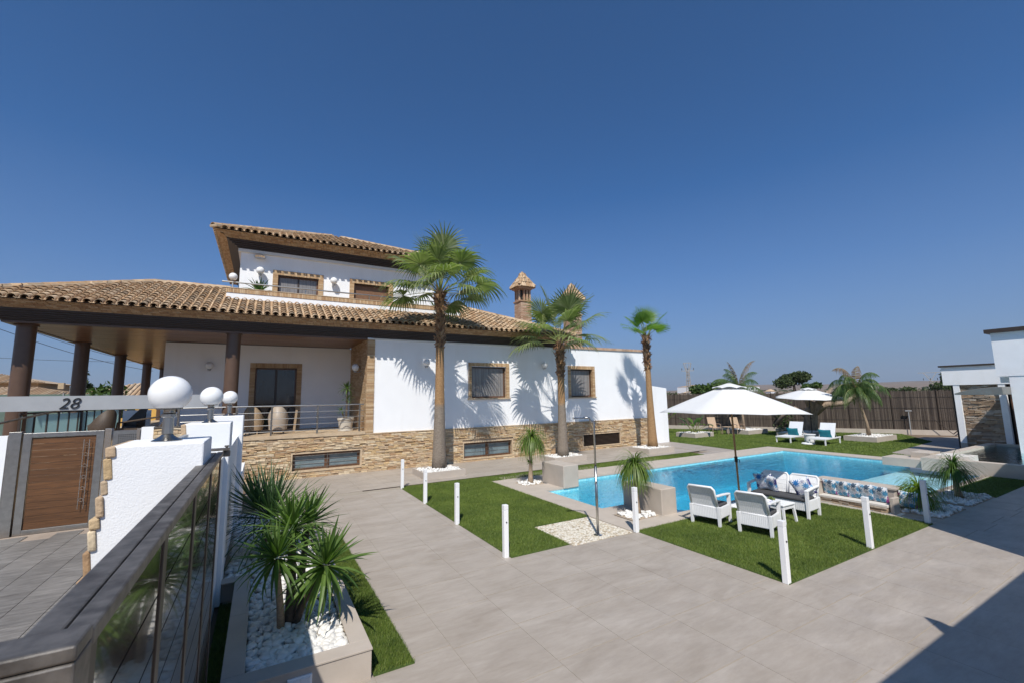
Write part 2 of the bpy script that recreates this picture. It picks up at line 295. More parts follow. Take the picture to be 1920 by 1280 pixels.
# ---------------------------------------------------------------- helpers
def orgof(p):
    o=Vector((0,0,0))
    while p is not None: o=o+Vector(p.location); p=p.parent
    return o
class MB:
    def __init__(s): s.v=[]; s.f=[]; s.n=0
    def add(s,V,F):
        V=np.asarray(V,float); s.v.append(V)
        for f in F: s.f.append(tuple(int(i)+s.n for i in f))
        s.n+=len(V); return s
    def box(s,x0,x1,y0,y1,z0,z1):
        return s.add([(x0,y0,z0),(x1,y0,z0),(x1,y1,z0),(x0,y1,z0),(x0,y0,z1),(x1,y0,z1),(x1,y1,z1),(x0,y1,z1)],BF)
    def obox(s,c,ax,ay,az,hx,hy,hz):
        c=Vector(c);ax=Vector(ax).normalized()*hx;ay=Vector(ay).normalized()*hy;az=Vector(az).normalized()*hz
        return s.add([c+i*ax+j*ay+k*az for k in(-1,1) for i,j in((-1,-1),(1,-1),(1,1),(-1,1))],BF)
    def bar(s,a,b,w,h=None,up=(0,0,1)):
        a=Vector(a);b=Vector(b);d=b-a;h=h or w;up=Vector(up)
        if abs(d.normalized().dot(up))>.95: up=Vector((0,1,0))
        x=d.cross(up).normalized(); z=x.cross(d).normalized()
        return s.obox((a+b)/2,x,d,z,w/2,d.length/2,h/2)
    def tube(s,pts,rad,seg=8,cap=True):
        P=[Vector(p) for p in pts]; R=rad if hasattr(rad,'__len__') else [rad]*len(P)
        V=[];F=[];prev=None
        for i,p in enumerate(P):
            d=(P[min(i+1,len(P)-1)]-P[max(i-1,0)]).normalized()
            if prev is None:
                x=d.cross(Vector((0,0,1)) if abs(d.z)<.9 else Vector((0,1,0))).normalized()
            else: x=(prev-d*prev.dot(d)).normalized()
            prev=x; y=d.cross(x)
            for k in range(seg):
                a=2*PI*k/seg; V.append(p+R[i]*(math.cos(a)*x+math.sin(a)*y))
        for i in range(len(P)-1):
            for k in range(seg):
                k2=(k+1)%seg; F.append((i*seg+k,i*seg+k2,(i+1)*seg+k2,(i+1)*seg+k))
        if cap: F.append(tuple(range(seg))[::-1]); F.append(tuple((len(P)-1)*seg+k for k in range(seg)))
        return s.add(V,F)
    def lathe(s,c,prof,seg=20):
        V=[];F=[]
        for r,z in prof:
            for k in range(seg):
                a=2*PI*k/seg; V.append((c[0]+r*math.cos(a),c[1]+r*math.sin(a),c[2]+z))
        for i in range(len(prof)-1):
            for k in range(seg):
                k2=(k+1)%seg; F.append((i*seg+k,i*seg+k2,(i+1)*seg+k2,(i+1)*seg+k))
        F.append(tuple(range(seg))[::-1]); F.append(tuple((len(prof)-1)*seg+k for k in range(seg)))
        return s.add(V,F)
    def prism(s,poly,z0,z1):
        k=len(poly); V=[(x,y,z0) for x,y in poly]+[(x,y,z1) for x,y in poly]
        F=[tuple(range(k))[::-1],tuple(range(k,2*k))]+[(i,(i+1)%k,k+(i+1)%k,k+i) for i in range(k)]
        return s.add(V,F)
    def sphere(s,c,r,seg=20,ring=12,sz=1,cut=None):
        pr=[]
        for i in range(ring+1):
            a=-PI/2+PI*i/ring
            if cut and a<cut: continue
            pr.append((max(r*math.cos(a),1e-4),r*sz*math.sin(a)))
        return s.lathe(c,pr,seg)
    def quad(s,a,b,c,d): return s.add([a,b,c,d],[(0,1,2,3)])
    def build(s,name,mat,parent=None,smooth=False,rel=True,bev=0,angle=None):
        V=np.concatenate(s.v) if s.v else np.zeros((0,3))
        if rel and parent is not None:
            V=V-np.array(orgof(parent))
        me=bpy.data.meshes.new(name); me.from_pydata(V.tolist(),[],s.f); me.update()
        me.materials.append(M[mat] if isinstance(mat,str) else mat)
        if smooth:
            me.polygons.foreach_set('use_smooth',[True]*len(me.polygons))
            if angle: me.set_sharp_from_angle(angle=angle)
        o=bpy.data.objects.new(name,me); COL.objects.link(o)
        if parent is not None: o.parent=parent
        if bev:
            bm=o.modifiers.new('bevel','BEVEL'); bm.width=bev; bm.segments=2; bm.limit_method='ANGLE'
        return o
BF=[(3,2,1,0),(4,5,6,7),(0,1,5,4),(1,2,6,5),(2,3,7,6),(3,0,4,7)]
def thing(name,label,cat,loc=(0,0,0),group=None):
    o=bpy.data.objects.new(name,None); COL.objects.link(o); o.location=loc; o.empty_display_size=.1
    o['label']=label; o['category']=cat
    if group: o['group']=group
    return o
def tag(o,label,cat,group=None):
    o['label']=label; o['category']=cat
    if group: o['group']=group
    return o
def struct(o): o['kind']='structure'; return o
def stuff(o): o['kind']='stuff'; return o
def dup(root,loc,rotz=0,label=None,group=None):
    r=root.copy(); COL.objects.link(r); r.location=loc; r.rotation_euler=(0,0,rotz)
    if label: r['label']=label
    if group: r['group']=group
    for ch in list(root.children):
        c=ch.copy(); COL.objects.link(c); c.parent=r
        for g in list(ch.children):
            d=g.copy(); COL.objects.link(d); d.parent=c
    return r
def inst(mesh,name,parent,mat4):
    o=bpy.data.objects.new(name,mesh); COL.objects.link(o)
    if parent is not None:
        o.parent=parent; mat4=Matrix.Translation(-orgof(parent))@mat4
    o.matrix_local=mat4; return o
def tmpl(name,mb,mat,smooth=False):
    o=mb.build(name,mat,smooth=smooth); me=o.data; bpy.data.objects.remove(o); return me
def joined(name,mesh,mats,mat,parent,smooth=False):
    n=len(mesh.vertices); co=np.empty(n*3); mesh.vertices.foreach_get('co',co); co=co.reshape(-1,3)
    F=[tuple(p.vertices) for p in mesh.polygons]; mb=MB(); k=0
    H=np.c_[co,np.ones(n)]
    V=[]; FF=[]
    for A in mats:
        V.append((H@np.array(A).T)[:,:3]); FF+= [tuple(i+k for i in f) for f in F]; k+=n
    if not V: return None
    mb.v=[np.concatenate(V)]; mb.f=FF; mb.n=k
    return stuff(mb.build(name,mat,parent,smooth=smooth))
CAMP=Vector((0,0,CZ))
def pieces(name,mesh,mats,mat,parent,limit=300,smooth=False):
    """the nearest `limit` pieces each as an object, the rest joined"""
    order=sorted(range(len(mats)),key=lambda i:(mats[i].translation-CAMP).length)
    near=order[:limit]; far=order[limit:]
    for i in near: inst(mesh,name,parent,mats[i])
    if far: joined(name+'_field',mesh,[mats[i] for i in far],mat,parent,smooth)
def TRS(loc,rot=(0,0,0),sc=(1,1,1)):
    return Matrix.Translation(loc)@Euler(rot).to_matrix().to_4x4()@Matrix.Diagonal((*sc,1))
UB=MB().box(-.5,.5,-.5,.5,-.5,.5)

# ---------------------------------------------------------------- GROUND
def rect_sub(cells,holes):  # helper: test centre in any hole
    return [c for c in cells if not any(h[0]<c[0]<h[1] and h[2]<c[1]<h[3] for h in holes)]
# base terrain sheet with hole for the pool (built as strips)
POOL=(7.3,23.4,4.6,13.1)
g=MB(); Z=-.03; L=9000
X0,X1,Y0,Y1=POOL
for a,b,c,d in ((-L,X0,-L,L),(X1,L,-L,L),(X0,X1,-L,Y0),(X0,X1,Y1,L)): g.quad((a,c,Z),(b,c,Z),(b,d,Z),(a,d,Z))
ground=struct(g.build('ground','far_land'))
# garden paving base (grout) as sheets and tiles proud of it
pav=MB()
for a,b,c,d in ((-.35,X0,.2,14.62),(X0,X1,.2,Y0),(X1,30,.2,9.4),(X0,X1,Y1,13.75)): pav.box(a,b,c,d,-.028,-.004)
pavement=struct(pav.build('pavement','grout'))
TW=.905
def tile_mesh(w,d,t=.02):
    b=MB().box(-w/2,w/2,-d/2,d/2,-t,0); return b
tm=tmpl('paving_tile',tile_mesh(TW-.0045,TW-.0045,.012),'porcelain')
tiles=[]
holes=[(7.5,12.2,4.4,6.9),(4.5,6.6,7.6,13.9),(6.9,24,7.1,13.6),(17.5,21.6,4.2,4.7),(12.8,24,4.6,7.3),(21.1,30,.2,6.7)]
for i in range(-3,32):
    for j in range(-5,16):
        x=2.07+TW*(i+.5); y=4.18+.915*(j+.5)+(.06 if i%2 else -.03)
        if x<-.2 or y<.3 or x>29.5 or y>14.1: continue
        if x>23.9 and y>9.0: continue
        if any(h[0]<x<h[1] and h[2]<y<h[3] for h in holes): continue
        # keep tiles that fall into the pool opening out
        if x+TW/2>7.72 and x-TW/2<22.9 and y+TW/2>5.0 and y-TW/2<12.6 and not (y<7 and x<13): 
            if y+TW/2>7.5 or x>13: continue
        if x-TW/2<-.34 : continue
        if y+TW/2>14.58: continue
        tiles.append(TRS((x,y,0+random.uniform(-.0005,.0005)),(random.choice((0,PI)) and 0,0,random.choice((0,PI/2,PI)))))
pieces('paving_tile',tm,tiles,'porcelain',pavement)
# ---------------------------------------------------------------- TERRACE along the villa
ter=MB().box(-.3,19.8,14.62,18.3,-.2,-.002); ter.box(19.8,21.2,14.0,18.3,-.2,-.004)
terrace=struct(ter.build('terrace','grout'))
tt=[]
for i in range(22):
    for j in range(4):
        x=.15+TW*(i+.5); y=14.64+.915*(j+.5)
        if x<19.4: tt.append(TRS((x,y,.012)))
pieces('paving_tile',tm,tt,'porcelain',terrace,100)
e=MB().box(2.9,19.8,14.60,14.635,-.002,.018); e.build('step_shadow_strip','dark_brown',terrace)  # thin dark strip standing in for the shadow line of the step
# side path behind palm 3 up to the back lawn
sp=MB().prism([(19.2,14.6),(20.9,13.65),(21.6,18.3),(19.8,18.3)],-.03,.008); sp.prism([(18.4,13.66),(20.85,13.66),(19.82,14.3)],-.03,.004)
struct(sp.build('path','porcelain'))
sp=MB().prism([(25.3,9.1),(32.5,9.65),(34.5,11),(37.5,9.2),(36,3),(23.8,5),(23.8,7.3)],-.035,.005)
struct(sp.build('patio','porcelain'))
# ---------------------------------------------------------------- POOL
basin=MB()
def wallbox(*a): basin.box(*a)
WZ=-.11
poly=[(7.68,8.86),(8.46,8.86),(8.46,7.55),(22.75,7.55),(22.75,12.45),(9.0,12.45),(9.0,11.45),(7.68,11.45)]
shelf=[(14.3,5.1),(21.9,5.1),(21.9,7.55),(14.3,7.55)]
# floors
basin.box(9,22.75,7.55,12.45,-1.35,-1.25); basin.box(7.68,9.0,7.55,12.45,-.78,-.72)
# inner walls, thin boxes outside of the water
def innerwall(P,zb,mbx):
    k=len(P)
    for i in range(k):
        a=Vector((*P[i],0));b=Vector((*P[(i+1)%k],0)); d=(b-a).normalized(); nrm=Vector((d.y,-d.x,0))
        mbx.quad((a.x,a.y,zb),(b.x,b.y,zb),(b.x,b.y,-.012),(a.x,a.y,-.012))
innerwall(poly[:2]+[(8.46,7.55)],-1.5,basin)
for a,b in (((8.46,7.55),(13.98,7.55)),((22.75,7.55),(22.75,12.45)),((22.75,12.45),(9.0,12.45)),((9.0,12.45),(9.0,11.45)),((9.0,11.45),(7.68,11.45)),((7.68,11.45),(7.68,8.86))):
    basin.quad((a[0],a[1],-1.5),(b[0],b[1],-1.5),(b[0],b[1],-.012),(a[0],a[1],-.012))
basin.quad((14.0,7.55,-1.5),(22.75,7.55,-1.5),(22.75,7.55,-.30),(14.0,7.55,-.30))
pool=thing('swimming_pool','large blue swimming pool with pale coping beside the turf','pool',(15,10,-.1))
basin.build('pool_basin','mosaic',pool)
stp=MB()
for k in range(4): stp.box(7.70+.0*k,9.0+.35*k,8.88,11.43,-.74-.25*k,-.48-.25*k if k else -.45)
stp=MB(); 
for k,(x0,x1,z) in enumerate(((7.69,8.3,-.28),(8.3,9.0,-.5),(9.0,9.6,-.75),(9.6,10.2,-1.0))): stp.box(x0,x1,8.9 if x0<8.5 else 7.57,11.43 if x0<9 else 12.43,-1.5,z)
stp.build('pool_steps','mosaic_pale',pool)
sh=MB().box(14.3,21.9,5.1,7.54,-.5,-.26); sh.build('pool_shelf','mosaic_pale',pool)
wt=MB().prism([(7.685,8.87),(8.455,8.87),(8.455,7.56),(14.31,7.56),(14.31,5.11),(21.89,5.11),(21.89,7.56),(22.74,7.56),(22.74,12.44),(9.01,12.44),(9.01,11.44),(7.685,11.44)],-1.49,WZ)
water=wt.build('water','water'); struct(water)
# coping slabs
cop=[]
def slab(x0,x1,y0,y1,z=.008,t=.045):
    cop.append(Matrix.Translation(((x0+x1)/2,(y0+y1)/2,z-t/2))@Matrix.Diagonal((x1-x0,y1-y0,t,1)))
def run(x0,x1,y0,y1,z=.008,L_=.9):
    if x1-x0>y1-y0:
        k=max(1,round((x1-x0)/L_)); w=(x1-x0)/k
        for i in range(k): slab(x0+i*w+.002,x0+(i+1)*w-.002,y0,y1,z)
    else:
        k=max(1,round((y1-y0)/L_)); w=(y1-y0)/k
        for i in range(k): slab(x0,x1,y0+i*w+.002,y0+(i+1)*w-.002,z)
run(9.0,23.6,12.44,13.68); run(6.98,9.0,12.6,13.68); run(6.98,7.5,7.1,12.6); run(7.5,7.70,8.87,12.3); run(7.5,8.3,12.3,12.6);run(7.70,8.9,11.44,12.3)
run(22.74,23.6,5.1,12.44); run(7.5,8.45,8.3,8.87); run(8.35,8.47,7.55,8.3); run(7.5,14.0,7.08,7.56); run(7.5,8.4,7.56,7.62)
run(12.72,12.93,3.95,7.08); run(12.93,13.4,6.5,7.08); run(13.0,21.9,4.95,5.1,.008)
run(14.3,21.9,4.92,5.11)
cb=tmpl('coping_slab',MB().box(-.5,.5,-.5,.5,-.5,.5),'concrete_beige')
pieces('coping_slab',cb,cop,'concrete_beige',pool)
# bench wall with cushions
bw=MB(); bw.box(13.32,13.78,4.78,6.50,-.02,.50); bw.box(12.93,13.32,6.28,6.50,-.02,.50); bw.box(13.0,13.32,4.70,4.775,-.02,.36); bw.box(13.78,14.3,4.78,5.09,-.02,.3)
bench=thing('pool_bench','low stone bench with pale seat slabs in front of the raised pool wall','bench',(13.2,5.5,0))
bw.build('bench_wall','concrete_beige',bench,bev=.01)
MB().box(13.29,13.82,4.74,6.53,.50,.535).box(12.90,13.288,6.26,6.53,.50,.535).build('wall_cap','concrete_beige',bench)
for k in range(3):
    y0=4.80+k*.493
    MB().box(12.94,13.32,y0+.005,y0+.488,.13,.185).build('seat_slab','stone_seat',bench,bev=.008)
st=[]
for z in (.03,.075,.112):
    y=4.82
    while y<6.2:
        l=random.uniform(.12,.35); st.append(Matrix.Translation((12.99+random.uniform(-.02,.02),min(y+l/2,6.18),z))@Matrix.Diagonal((.07,l-.01,.036,1))); y+=l
sm=tmpl('stone',MB().box(-.5,.5,-.5,.5,-.5,.5),'ledge_stone_grey')
for A in st: inst(sm,'stone',bench,A)
MB().box(13.0,13.32,4.82,6.27,0,.13).build('bench_core','mortar',bench)

def pillow_mesh(w,h,t,mat):
    mb=MB(); n=10; V=[];F=[]
    for s in (1,-1):
        for i in range(n+1):
            for j in range(n+1):
                u=i/n*2-1; v=j/n*2-1
                d=(1-u**4)*(1-v**4); pin=1-.10*(1-abs(u))*(abs(v)**3) ; pin2=1-.10*(1-abs(v))*(abs(u)**3)
                V.append((u*w/2*pin2,s*t/2*(d**.5)*(.9+.1*math.sin(3*u+2*v)),v*h/2*pin))
    for s in range(2):
        for i in range(n):
            for j in range(n):
                a=s*(n+1)**2+i*(n+1)+j; q=(a,a+n+1,a+n+2,a+1); F.append(q if s else q[::-1])
    mb.add(V,F); return tmpl('pillow',mb,mat,smooth=True)
def pillow(mesh,loc,rot,label,group=None,name='pillow'):
    o=inst(mesh,name,None,TRS(loc,rot)); tag(o,label,'cushion',group); return o
pt=pillow_mesh(.37,.42,.13,'print_tropic')
ords=['first','second','third','fourth','fifth']
for k in range(5):
    pillow(pt,(13.20,6.10-.268*k,.375),(random.uniform(-.05,.05),.0,PI/2),'tropical print cushion, %s from the white sofa along the stone bench'%ords[k],'printed cushions along the poolside bench').rotation_euler=(.22,random.uniform(-.06,.06),-PI/2+random.uniform(-.15,.05))
pillow(pt,(13.55,4.62,.28),(.2,.1,-PI/2+.25),'tropical print cushion beyond the bench end, behind the small palm','printed cushions along the poolside bench')

# water blocks
def block(x0,x1,y0,y1,h,label):
    o=MB().box(x0,x1,y0,y1,-.02,h).build('render_block','concrete_beige',bev=.02); tag(o,label,'low wall'); return o
block(8.38,8.98,11.40,12.62,.68,'beige rendered block at the far corner of the pool, by the small lollipop palm')
block(8.44,8.96,7.56,8.86,.61,'beige rendered block beside the near pool edge and shower')
# right-hand spa and steps
spa=thing('raised_spa','raised tiled spa with dark water in front of the stone wall','spa',(24.5,4.5,0))
b_=MB(); 
b_.box(20.9,21.25,2.4,6.6,0,.45); b_.box(21.25,28.6,6.3,6.6,0,.45); b_.box(28.3,28.6,2.4,6.3,0,.45); b_.box(21.25,28.3,2.4,2.7,0,.45)
b_.build('spa_wall','concrete_beige',spa)
MB().box(21.25,28.3,2.7,6.3,.0,.1).build('spa_floor','mosaic',spa)
MB().box(21.25,22.1,5.4,6.28,.1,.55).build('spa_step','stone_seat',spa)
struct(MB().box(21.26,28.29,2.71,6.29,.11,.36).build('spa_water','water'))
o=MB().box(21.3,22.4,6.62,7.9,0,.30).box(21.9,22.9,6.62,7.2,.30,.50).build('pool_step_block','concrete_beige'); tag(o,'stepped beige block between spa and pool corner','step')

# ---------------------------------------------------------------- LAWNS
def blades(poly,dens,h,w,name,z=.0,parent=None,clip=None):
    P=np.array(poly); mn=P.min(0); mx=P.max(0); A=np.prod(mx-mn); n=int(A*dens)
    q=np.random.rand(n,2)*(mx-mn)+mn
    ins=np.zeros(n,bool); k=len(P)
    for i in range(k):
        a=P[i];b=P[(i+1)%k]
        cnd=((a[1]>q[:,1])!=(b[1]>q[:,1]))&(q[:,0]<(b[0]-a[0])*(q[:,1]-a[1])/(b[1]-a[1]+1e-12)+a[0]); ins^=cnd
    q=q[ins]; n=len(q)
    ang=np.random.rand(n)*2*PI; hh=h*(.6+.8*np.random.rand(n)); ln=np.random.randn(n,2)*.35*hh[:,None]+np.array([.12,.05])*hh[:,None]
    V=np.zeros((n,3,3)); dx=np.cos(ang)*w/2; dy=np.sin(ang)*w/2
    V[:,0,0]=q[:,0]-dx;V[:,0,1]=q[:,1]-dy;V[:,1,0]=q[:,0]+dx;V[:,1,1]=q[:,1]+dy;V[:,2,0]=q[:,0]+ln[:,0];V[:,2,1]=q[:,1]+ln[:,1]
    V[:,:2,2]=z; V[:,2,2]=z+hh
    me=bpy.data.meshes.new(name); me.vertices.add(n*3); me.vertices.foreach_set('co',V.ravel()); me.loops.add(n*3); me.loops.foreach_set('vertex_index',np.arange(n*3)); me.polygons.add(n); me.polygons.foreach_set('loop_start',np.arange(n)*3); me.polygons.foreach_set('loop_total',np.full(n,3)); me.update(calc_edges=True)
    me.materials.append(M['grass_blade']); o=bpy.data.objects.new(name,me); COL.objects.link(o); return stuff(o)
def lawn(poly,dens,h,w,z=.012):
    o=MB().prism(poly,-.03,z).build('lawn','turf'); struct(o)
    blades(poly,dens,h,w,'grass',z-.003)
lawn([(4.05,7.16),(5.36,7.16),(5.36,8.48),(6.95,8.48),(6.95,13.75),(6.95,14.5),(4.05,14.5)],7500,.035,.007)
lawn([(7.05,3.95),(12.72,3.95),(12.72,7.05),(7.05,7.05)],7500,.035,.007)
lawn([(1.16,5.03),(1.60,5.03),(1.60,10.2),(1.16,10.2)],14000,.035,.006)
lawn([(6.96,13.72),(18.4,13.72),(18.4,14.58),(6.96,14.58)],2500,.035,.012,-.0)
lawn([(17.1,3.95),(22.2,3.95),(22.2,4.88),(17.1,4.88)],2500,.035,.012)
back=[(20.95,13.7),(23.65,13.7),(23.65,7.4),(24.6,7.4),(25.3,9.05),(32.5,9.65),(33.2,10.2),(36.8,12.5),(29.5,25.5),(25.9,22.2),(21.6,18.4)]
lawn(back,900,.04,.022)
# dark turf strip by the gate
lawn([(-.38,3.2),(-.22,3.2),(-.22,7.8),(-.38,7.8)],9000,.03,.007)
# pebble-tile shower square
o=MB().box(5.38,6.93,7.06,8.46,-.02,.010).build('shower_tray','pebble_tile'); tag(o,'square of cream pebble tiles under the outdoor shower','shower floor')
# ---------------------------------------------------------------- pebbles
def ico(seed):
    bpy_m=bpy.data.meshes.new('pebble'); import bmesh
    bm=bmesh.new(); bmesh.ops.create_icosphere(bm,subdivisions=2 if seed<4 else 1,radius=1)
    rs=random.Random(seed)
    k=[Vector((rs.uniform(-1,1),rs.uniform(-1,1),rs.uniform(-1,1))) for _ in range(3)]
    for v in bm.verts:
        s=1+.16*math.sin(2.2*v.co.dot(k[0])+1)+.12*math.sin(3*v.co.dot(k[1])); v.co*=s
    bm.to_mesh(bpy_m); bm.free(); bpy_m.materials.append(M['pebble']); bpy_m.polygons.foreach_set('use_smooth',[True]*len(bpy_m.polygons)); return bpy_m
PEB=[ico(i) for i in range(8)]
def pebbles(parent,x0,x1,y0,y1,z,size,n,limit,poly=None,avoid=None):
    L_=[]; cell={}
    for _ in range(n*6):
        if len(L_)>=n: break
        x=random.uniform(x0,x1);y=random.uniform(y0,y1)
        if poly and not poly(x,y): continue
        s=size*random.uniform(.6,1.25)
        key=(int(x/size/1.6),int(y/size/1.6)); lvl=cell.get(key,0)
        if lvl>=3: continue
        cell[key]=lvl+1
        zz=z+s*.3+lvl*size*.35
        L_.append(TRS((x,y,zz),(random.uniform(-.4,.4),random.uniform(-.4,.4),random.uniform(0,6.3)),(s,s*random.uniform(.6,.85),s*random.uniform(.45,.65))))
    L_.sort(key=lambda A:(A.translation-CAMP).length)
    for A in L_[:limit]: inst(random.choice(PEB[:4]),'pebble',parent,A)
    rest=L_[limit:]
    if rest: joined('pebble_bed',PEB[5],rest,'pebble',parent,True)
# near planter
pl=thing('planter','long beige tiled planter with white pebbles in front','planter',(.45,5.1,0))
zc=.30
pw=MB()
pw.box(-.20,1.13,5.02,5.05,0,zc-.02); pw.box(1.10,1.13,5.05,10.1,0,zc-.02); pw.box(-.20,-.17,5.05,8.0,0,zc-.02); pw.box(-.42,-.17,7.92,7.98,0,zc-.02)
pw.build('planter_wall','concrete_beige',pl)
cp=MB(); 
for (x0,x1,y0,y1) in ((-.21,1.14,5.01,5.22),(.945,1.14,5.222,7.0),(.945,1.14,7.003,8.6),(.945,1.14,8.603,10.12),(-.21,-.015,5.222,6.6),(-.21,-.015,6.603,8.0),(-.42,-.213,7.80,8.0)):
    MB().box(x0,x1,y0,y1,zc-.02,zc).build('planter_slab','concrete_beige',pl,bev=.003)
MB().box(-.17,1.10,5.05,10.1,0,zc-.10).build('soil','mortar',pl)
MB().box(-.40,-.17,8.0,12.6,0,zc-.10).build('soil','mortar',pl)
pebbles(pl,-.01,.94,5.23,8.0,zc-.11,.054,1150,300)
pebbles(pl,-.32,.94,8.0,12.4,zc-.10,.052,1700,0)
# light switch on planter face
sw=MB().box(.34,.56,4.995,5.02,.135,.235).build('switch_plate','white_paint',pl,bev=.006)
for k in range(2): MB().box(.355+.1*k,.45+.1*k-.005,4.985,4.995,.15,.22).build('switch','plastic_white',sw,bev=.004)
# pebble patches round the pool palms
def patch(label,x0,x1,y0,y1,n,size=.05,limit=90):
    t=thing('pebble_patch',label,'pebbles',((x0+x1)/2,(y0+y1)/2,0)); MB().box(x0,x1,y0,y1,-.02,.014).build('soil','mortar',t); pebbles(t,x0+.03,x1-.03,y0+.03,y1-.03,.01,size,n,limit)
patch('white pebbles round the small palm at the far pool corner',7.52,8.28,12.32,12.98,110)
patch('white pebbles round the small palm beside the shower',7.55,8.35,7.6,8.25,130)
patch('white pebbles round the bright green bushy palm by the bench',13.38,14.9,3.98,4.93,330,.05,140)
patch('shaded white pebbles round the dark leaning palm',15.3,17.1,3.98,4.93,330)
# palm planters
def planter_box(x0,x1,y0,y1,h,label,group='beige planter boxes filled with white pebbles'):
    t=thing('planter_box',label,'planter',((x0+x1)/2,(y0+y1)/2,0),group); w=.05
    for a in ((x0,x1,y0,y0+w),(x0,x1,y1-w,y1),(x0,x0+w,y0+w,y1-w),(x1-w,x1,y0+w,y1-w)): MB().box(*a,0,h).build('side_panel','concrete_beige',t,bev=.004)
    MB().box(x0+w,x1-w,y0+w,y1-w,0,h-.06).build('soil','mortar',t)
    k=int((x1-x0)*(y1-y0)*230); pebbles(t,x0+w+.03,x1-w-.03,y0+w+.03,y1-w-.03,h-.06,.05,k,0)
    return t
planter_box(5.12,6.72,15.25,16.65,.24,'beige planter box under the left tall fan palm')
planter_box(11.0,12.75,15.55,16.7,.24,'beige planter box under the middle tall fan palm')
planter_box(16.4,18.2,15.3,16.65,.24,'beige planter box under the right tall fan palm')
planter_box(24.4,26.3,18.8,20.3,.30,'beige planter box holding the broad-leaved plant by the fence')
planter_box(28.9,31.2,18.0,19.6,.30,'beige planter box holding the thin feather palm behind the parasol')
planter_box(29.6,32.2,11.1,12.7,.30,'beige planter box holding the drooping feather palm right of the loungers')
planter_box(29.4,32.3,14.8,16.4,.28,'beige planter box behind the left lounger under the old olive trunk')

# ---------------------------------------------------------------- bollards
def bollard():
    t=thing('bollard_light','white square bollard light','bollard',(4.03,7.25,0))
    b=MB(); b.box(-.045,.045,-.045,.045,0,.83); o=b.build('post','white_paint',t,rel=False,bev=.006)
    MB().box(-.045,.045,-.045,.045,.832,.92).build('lamp_cap','plastic_white',t,rel=False,bev=.004)
    k=MB(); k.tube([(0,-.046,.62),(0,-.058,.62)],.012,8); k.build('sensor','black_plastic',t,rel=False)
    return t
bp=[(4.07,14.3),(4.05,11.96),(4.03,9.65),(3.98,7.25),(7.02,7.02),(7.08,4.0),(9.88,4.0),(12.68,4.02)]
bl=['white bollard light at the far end of the left turf strip','white bollard light, second from the villa along the left turf edge','white bollard light, third from the villa along the left turf edge',
'white bollard light at the near corner of the left turf square','white bollard light beside the shower and pool corner','white bollard light at the nearest turf corner in front of the armchairs','white bollard light midway along the right turf edge','white bollard light by the bushy palm at the right turf corner']
b0=bollard(); b0['group']='white bollard lights along the turf'
for k,(p,l) in enumerate(zip(bp,bl)):
    if k==0: b0.location=(*p,0); b0['label']=l
    else: dup(b0,(*p,0),0,l)
# ---------------------------------------------------------------- shower
s=thing('garden_shower','tall steel outdoor shower on pebble tiles','shower',(6.19,7.28,0))
MB().lathe((6.19,7.28,0),[(.09,.01),(.09,.022),(.03,.03)],20).build('base_plate','steel_bright',s)
MB().tube([(6.19,7.28,.02),(6.19,7.28,1.4)],.028,12).build('lower_pole','steel',s,smooth=True)
pts=[(6.19,7.28,1.4),(6.19,7.28,2.32)]+[(6.19-.09*math.sin(a),7.28+.03*math.sin(a),2.32+.09*(1-math.cos(a))) for a in (.4,.8,1.2,1.57)]+[(5.97,7.35,2.42)]
MB().tube(pts,.021,10).build('shower_arm','steel',s,smooth=True)
MB().obox((5.86,7.39,2.41),(-.95,.32,0),(.32,.95,0),(0,0,1),.12,.045,.018).build('shower_head','steel_bright',s,bev=.008)
MB().tube([(6.19,7.28,1.08),(6.12,7.22,1.08)],.018,8).build('tap','steel_bright',s)

